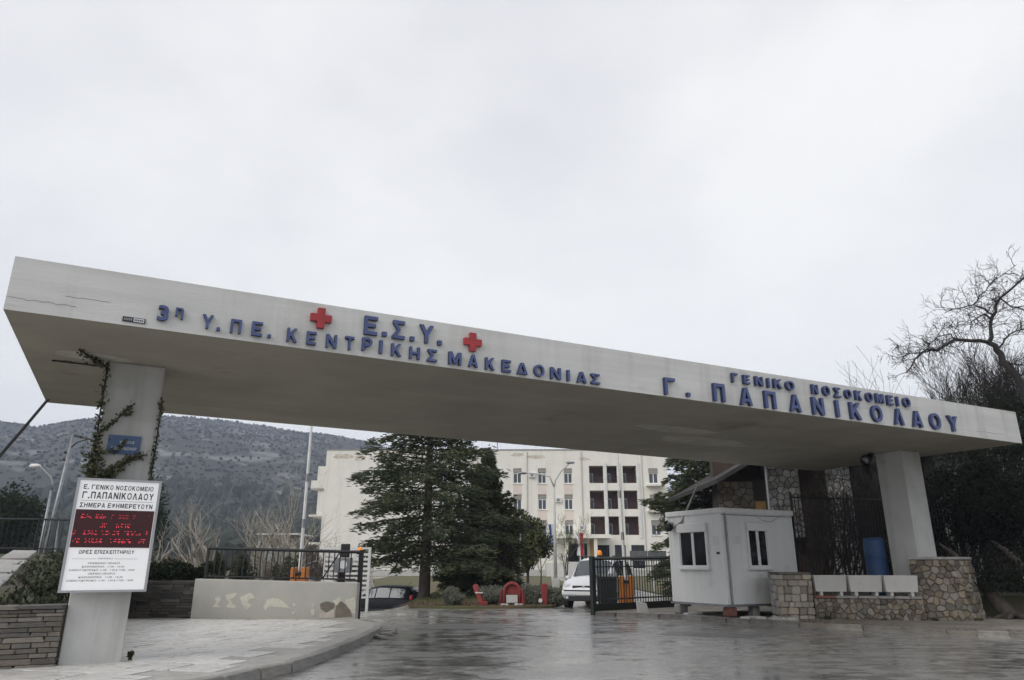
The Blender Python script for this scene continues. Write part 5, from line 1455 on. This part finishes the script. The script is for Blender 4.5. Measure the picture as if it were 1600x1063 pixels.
def tree_skel(tb,tw,p,d,L_,rad,lev,r,maxlev,curl=.25,up=.15,nch=(3,5),twl=.55,sp=.9):
    n=5; P=[Vector(p)]; dd=Vector(d).normalized()
    for k in range(n):
        dd=(dd+Vector((r.gauss(0,curl),r.gauss(0,curl),r.gauss(0,curl)+up*.4))*.5).normalized(); P.append(P[-1]+dd*(L_/n))
    rr_=[max(rad*(1-.6*k/n),.006) for k in range(n+1)]
    (tb if lev<=1 else tw).tube(P,rr_,6 if lev<=1 else 3)
    if lev>=maxlev: return
    for c in range(r.randint(*nch)):
        k=r.uniform(.3,1)*n; i=min(int(k),n-1); q=P[i].lerp(P[i+1],k-i)
        ax=(P[i+1]-P[i]).normalized(); o_=ax.orthogonal().normalized(); o_=Matrix.Rotation(r.uniform(0,6.28),3,ax)@o_
        nd=(ax*.8+o_*sp+Vector((0,0,up))).normalized()
        tree_skel(tb,tw,q,nd,L_*r.uniform(twl-.12,twl+.15),rr_[i]*.55,lev+1,r,maxlev,curl,up,nch,twl,sp)
ORD=['first','second','third','fourth','fifth','sixth','seventh','eighth','ninth','tenth','eleventh','twelfth','thirteenth']
def bare_tree(name,label,base,h,seed,bark='bark_pale',tw='twig',maxlev=4,stems=1,lean=.1,rad=.08,group=None,curl=.22,up=.25,nch=(3,5),cat='tree',sp=.8):
    r=random.Random(seed); o=thing(name,label,cat,base,0,group); tb=MB();t2=MB()
    for k in range(stems):
        d=Vector((r.gauss(0,lean),r.gauss(0,lean),1)); tree_skel(tb,t2,base,d,h*.62*r.uniform(.8,1.05),rad,0,r,maxlev,curl,up,nch,.58,sp)
    tb.build('trunk',M[bark],o,True); t2.build('crown',M[tw],o)
    return o
bt=[(-19.2,41,3.6,3,.45,'spreading multi stemmed bare tree just right of the notice board'),(-17.0,42,5.4,2,.2,'pale forked bare tree right of the notice board, taller of the near pair'),(-13.6,40,4.9,2,.2,'pale bare tree with a leaning stem above the middle of the railing'),(-12.3,46,6.1,2,.12,'thin tall bare tree between the railing and the outbuilding'),(-10.9,38,4.6,2,.25,'bare greyish tree in front of the cream building end, next to the white barrier arm'),(-15.4,47,5.2,3,.2,'bushy bare tree behind the pale forked one')]
for k,(x,y,h,st,ln_,lb) in enumerate(bt): bare_tree('bare_tree',lb,(x,y,gz(x,y)),h*1.25,50+k,'bark_pale','bark_pale',3,st,ln_,.15,'bare trees behind the railing')
for k in range(9):
    x=-23+k*1.75; y=45+rng.uniform(-3,5)
    bare_tree('twiggy_shrub',ORD[k]+' reddish leafless shrub from the left in the thicket behind the railing',(x,y,gz(x,y)),rng.uniform(2.3,3.2),80+k,'twig_red','twig_red',3,9,.42,.025,'leafless shrubs behind the railing',.25,.3,(4,6),'shrub')
for k in range(9):
    x=-12.4+k*.58; y=25.5+rng.uniform(-.6,1.2)
    bushy('hedge_shrub',ORD[k]+' dark green hedge shrub from the left, seen through the black railing','shrub',(x,y,gz(x,y)),(.36,.36,rng.uniform(.8,1.05)),2400,.11,.05,'dark_leaf2' if k%3 else 'dark_leaf',.0,100+k,14,group='hedge shrubs behind the railing',fill=.4)
for k,(x,y,h) in enumerate([(-9.4,20.6,.5),(-8.6,20.8,.5),(-10.3,20.7,.55),(-11.2,20.9,.6)]):
    bushy('wall_top_bush',['leafy bush in the middle of the dark slate wall top','leafy bush at the right end of the dark slate wall top, by the railing','leafy bush on the dark slate wall just right of the notice board','leafy bush on the dark slate wall, mostly hidden behind the notice board'][k],'bush',(x,y,.75),(.62,.45,h*.75),3400,.10,.05,'dark_leaf',.0,120+k,14,group='bushes on the dark slate wall',fill=.45)
# dark evergreens on the left behind the bank
for k in range(13):
    x=-46+k*2.9+rng.uniform(-1,1); y=56+rng.uniform(-5,12)
    if x>-29: continue
    bushy('dark_evergreen',ORD[k]+' dark evergreen from the left in the wood behind the far left railing','tree',(x,y,0),(2.3,2.3,rng.uniform(2.8,3.6)),5200,.34,.16,'dark_leaf',1.4,140+k,22,group='dark evergreens behind the bank',bark='bark_dark',fill=.42)
# lamp-side small bare tree and slim bare trees by the entrance
bare_tree('young_tree','thin young bare tree right of the double street lamp',(3.6,50,.05),4.6,201,'bark','yellow_leaf',4,2,.12,.06,None,.2,.3)
bare_tree('sapling','dark stemmed bare sapling left of the double street lamp',(2.0,52,.05),4.2,202,'bark','twig',4,1,.05,.06,None,.2,.3)

# big bare tree at right, limbs as in the photograph
BT={'trunk':[(18.6,25.0,-.1),(18.9,25.0,2.5),(18.7,25.0,5.57),(18.43,25.0,7.58),(17.91,25.0,8.52),(17.78,25.0,8.94),(17.55,25.0,9.22)],
'left':[(17.55,25.0,9.22),(16.82,24.83,9.23),(16.11,24.67,9.23),(15.28,24.5,8.76),(14.79,24.33,8.74),(14.25,24.17,8.36),(13.73,24.0,7.8)],
'left2':[(15.22,24.4,8.73),(14.86,24.47,8.7),(14.27,24.53,8.68),(13.82,24.6,8.5)],
'left3':[(16.07,24.6,9.2),(16.1,24.8,9.49),(15.71,25.0,9.45),(15.32,25.2,9.17)],
'up':[(17.55,25.0,9.22),(17.84,25.17,9.63),(18.04,25.34,10.17),(18.43,25.51,10.6),(18.82,25.69,11.23),(19.47,25.86,11.67),(20.21,26.03,12.22),(21.06,26.2,12.68)],
'b1':[(18.16,25.3,10.41),(17.98,25.45,10.72),(17.7,25.6,10.93),(17.2,25.75,10.83),(16.69,25.9,10.68)],
'b2':[(17.97,25.2,10.17),(17.59,24.97,10.34),(17.08,24.73,10.06),(16.38,24.5,9.71)],
'b3':[(17.63,25.5,10.9),(17.87,25.43,11.23),(18.26,25.35,11.63),(18.7,25.27,11.94),(19.38,25.2,12.41)],
'r1':[(17.78,25.0,8.94),(18.32,25.2,9.42),(18.89,25.4,9.78),(19.54,25.6,9.93)],
'r2':[(17.91,25.0,8.52),(18.25,24.75,8.31),(18.63,24.5,8.19)],
'r3':[(18.76,25.6,11.2),(19.02,25.47,10.78),(19.42,25.33,10.78),(19.72,25.2,10.94)]}
RAD={'trunk':(.24,.12),'left':(.095,.025),'left2':(.04,.015),'left3':(.04,.015),'up':(.10,.03),'b1':(.05,.015),'b2':(.045,.015),'b3':(.035,.012),'r1':(.05,.02),'r2':(.05,.02),'r3':(.04,.015)}
bg_=thing('old_bare_tree','large gnarled leafless tree rising above the right end of the canopy','tree',(18.6,25,0))
tb=MB(); tw=MB(); r=random.Random(77)
for k,P in BT.items():
    a,b=RAD[k]; n=len(P)
    P2=[]
    for i in range(n-1):
        for t in (0,.5): 
            q=Vector(P[i]).lerp(Vector(P[i+1]),t)
            if t: q+=Vector((r.gauss(0,.035),r.gauss(0,.035),r.gauss(0,.035)))
            P2.append(q)
    P2.append(Vector(P[-1])); m=len(P2)
    tb.tube(P2,[(a+(b-a)*i/(m-1))*.78 for i in range(m)],7)
    if k=='trunk': continue
    Lt=sum((P2[i+1]-P2[i]).length for i in range(m-1))
    for c in range(int(Lt*7.5)):
        kf=r.uniform(.12,1)*(m-1); i=min(int(kf),m-2); q=P2[i].lerp(P2[i+1],kf-i); ax=(P2[i+1]-P2[i]).normalized()
        o_=Matrix.Rotation(r.uniform(0,6.28),3,ax)@ax.orthogonal().normalized()
        nd=(ax*.45+o_*.9+Vector((0,0,.28))).normalized()
        tree_skel(tw,tw,q,nd,r.uniform(.3,.85),.016,2,r,4,.55,.12,(2,4),.6,.8)
tb.build('trunk',M['bark_dark'],bg_,True); tw.build('crown',M['bark_dark'],bg_)
for k,(x,y,h,lb) in enumerate([(15.3,29,8.9,'slim upright bare tree behind the canopy, left of the old bare tree'),(13.9,30,8.8,'thin bare treetop just showing over the canopy lettering'),(16.3,28.5,9.2,'upright bare tree under the long limb of the old tree')]):
    bare_tree('slim_bare_tree',lb,(x,y,0),h,300+k,'bark','bark',3,2,.05,.085,'bare treetops above the canopy',.2,.25,(3,5),sp=.7)
# twiggy dark shrub tree above canopy at right
o=bare_tree('twiggy_evergreen','dense dark twiggy tree top above the right end of the canopy',(19.2,27.5,0),8.6,330,'bark_dark','bark_dark',4,5,.16,.10,None,.15,.3,(5,7),sp=.5)
C=[];D=[]
for i in range(6500):
    a=rng.uniform(0,6.28); q=rng.random()**.5
    C.append((19.3+2.7*q*math.cos(a),27.3+1.8*q*math.sin(a),6.2+rng.gauss(0,.75)+.9*(1-q))); D.append((rng.gauss(0,.5),rng.gauss(0,.5),1))
leaves('foliage',C,D,.15,.06,M['dark_leaf'],o)
# dark ivy-clad evergreens under and behind the right end of the canopy
dk=[(14.2,23.3,(1.5,1.4,2.0),1.1,'dark ivy clad tree just right of the right column'),(16.0,22.2,(1.9,1.6,2.3),1.0,'broad black green evergreen under the right end of the canopy'),(18.3,21.6,(2.1,1.8,2.7),.8,'black green evergreen at the right picture edge'),(17.2,24.6,(2.2,1.8,2.6),1.5,'tall dark evergreen behind the right end of the canopy'),(20.5,24.0,(2.2,2.0,3.3),1.2,'dark evergreen outermost at the right')]
for k,(x,y,rd,tr_,lb) in enumerate(dk):
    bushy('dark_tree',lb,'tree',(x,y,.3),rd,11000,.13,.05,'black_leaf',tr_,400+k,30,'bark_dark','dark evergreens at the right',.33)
# leaning pale trunks at the bank foot; dark bark colour stands in for shade
for k,(a,b,c,lb) in enumerate([((12.9,19.6,.1),(12.75,20.4,.9),(12.6,21.2,1.7),'thick pale leaning trunk in shadow right of the rounded wall'),((14.6,20.0,.2),(14.5,20.8,1.0),(14.4,21.6,1.8),'second shadowed trunk farther right of the rounded wall')]):
    o=thing('leaning_trunk',lb,'tree trunk',a); MB().tube([a,b,c,(c[0]-.05,c[1]+.5,c[2]+.3)],[.22,.13,.09,.03],9).build('trunk',M['bark'],o,True)
    for j in range(5):
        an=j*1.3; MB().tube([(a[0],a[1],a[2]+.15),(a[0]+.35*math.cos(an),a[1]+.3*math.sin(an),a[2]+.02),(a[0]+.7*math.cos(an),a[1]+.6*math.sin(an),a[2]-.1)],[.10,.06,.02],6).build('root',M['bark'],o,True)
dp=[(12.2+k*.45,19.8+.25*rng.random(),.75,.35) for k in range(16)]
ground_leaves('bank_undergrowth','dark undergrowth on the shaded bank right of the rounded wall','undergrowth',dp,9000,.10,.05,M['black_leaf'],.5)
# shrubs and climbers round the fence
bushy('fence_bush','dark leafless looking bush in front of the stone house behind the fence','bush',(12.6,24.6,.6),(.9,.7,1.0),3200,.10,.05,'bronze_leaf',.0,500,18,'bark_dark')
bare_tree('fence_tree','dark bare slanting tree behind the fence left of the right column',(12.9,24.2,.5),4.4,510,'bark_dark','bark_dark',3,2,.2,.09,None)
bushy('kiosk_weed','small weed at the foot of the rubble wall','weed',(8.05,19.5,0),(.16,.12,.11),300,.07,.03,'ivy',0,520,6)
bushy('column_weed','small weed growing at the right foot of the left column','weed',(-5.50,11.15,.12),(.05,.06,.08),160,.06,.03,'ivy',0,521,6)

for k,(x,y,h,sd_) in enumerate([(11.4,25.2,4.6,511),(13.6,25.6,5.0,512),(15.6,25.4,5.2,513),(10.4,24.6,3.6,514)]):
    bare_tree('tangled_shrub',ORD[k]+' dark leafless tangled shrub from the left in front of the stone house',(x,y,.5),h,sd_,'bark_dark','bark_dark',3,5,.3,.05,'tangled shrubs before the stone house',.35,.15,(4,6),'shrub')
bushy('house_climber','dark climbing foliage against the brown wall between the stone piers','climbing plant',(13.6,26.6,.5),(.55,.5,1.7),4200,.11,.05,'black_leaf',.6,530,20,'bark_dark')
bushy('gable_climber','brownish climbing foliage at the left stone pier above the kiosk','climbing plant',(11.5,27.2,1.8),(.35,.4,1.6),2600,.10,.05,'bronze_leaf',.3,531,16,'bark_dark')
# unseen evergreens carrying the row past the right edge, added to shade the column
for k,(x,y,rd) in enumerate([(17.6,18.6,(2.0,1.9,3.0)),(20.2,15.6,(2.2,2.0,3.2))]):
    bushy('kerb_evergreen',ORD[k]+' unseen dark evergreen added past the right picture edge for its shade','tree',(x,y,.1),rd,9000,.16,.07,'black_leaf',.6,560+k,30,'bark_dark','dark evergreens at the right',.36)

# dead leaves, moss and small debris along the right kerb and the wall foot
C=[];D=[]
KR=resample(kerbR,.5)
for i in range(2600):
    k=rng.randrange(6,len(KR)-1); t=rng.random(); p=KR[k]; q=KR[k+1]
    x=p[0]+(q[0]-p[0])*t+abs(rng.gauss(0,.35)); y=p[1]+(q[1]-p[1])*t+abs(rng.gauss(0,.35)); C.append((x,y,.108)); D.append((rng.gauss(0,1),rng.gauss(0,1),rng.gauss(0,.12)))
o=leaves('kerb_litter',C,D,.05,.03,M['litter'],None,flat=2); o['kind']='stuff'
C=[];D=[]
for i in range(700):
    x=rng.uniform(-3.2,7.5); y=rng.uniform(9.6,20); 
    C.append((x,y,.006)); D.append((rng.gauss(0,1),rng.gauss(0,1),.02))
    if i%2:
        k=rng.randrange(len(kerbL)-1); p=kerbL[k]; q=kerbL[k+1]; t=rng.random(); C[-1]=(p[0]+(q[0]-p[0])*t+.12+abs(rng.gauss(0,.06)),p[1]+(q[1]-p[1])*t,.006)
o=leaves('road_litter',C,D,.035,.02,M['litter'],None,flat=4); o['kind']='stuff'
for k,(x,y) in enumerate([(6.95,19.38),(9.3,19.15),(10.5,18.9),(11.6,18.95)]):
    bushy('wall_weed','small '+['weed at the foot of the pale stone pillar','weed at the foot of the low rubble wall under the planters','weed where the low wall meets the rounded wall','weed at the foot of the rounded wall, farthest right'][k],'weed',(x,y,.0),(.13,.09,.09),260,.06,.025,'ivy',0,600+k,6)
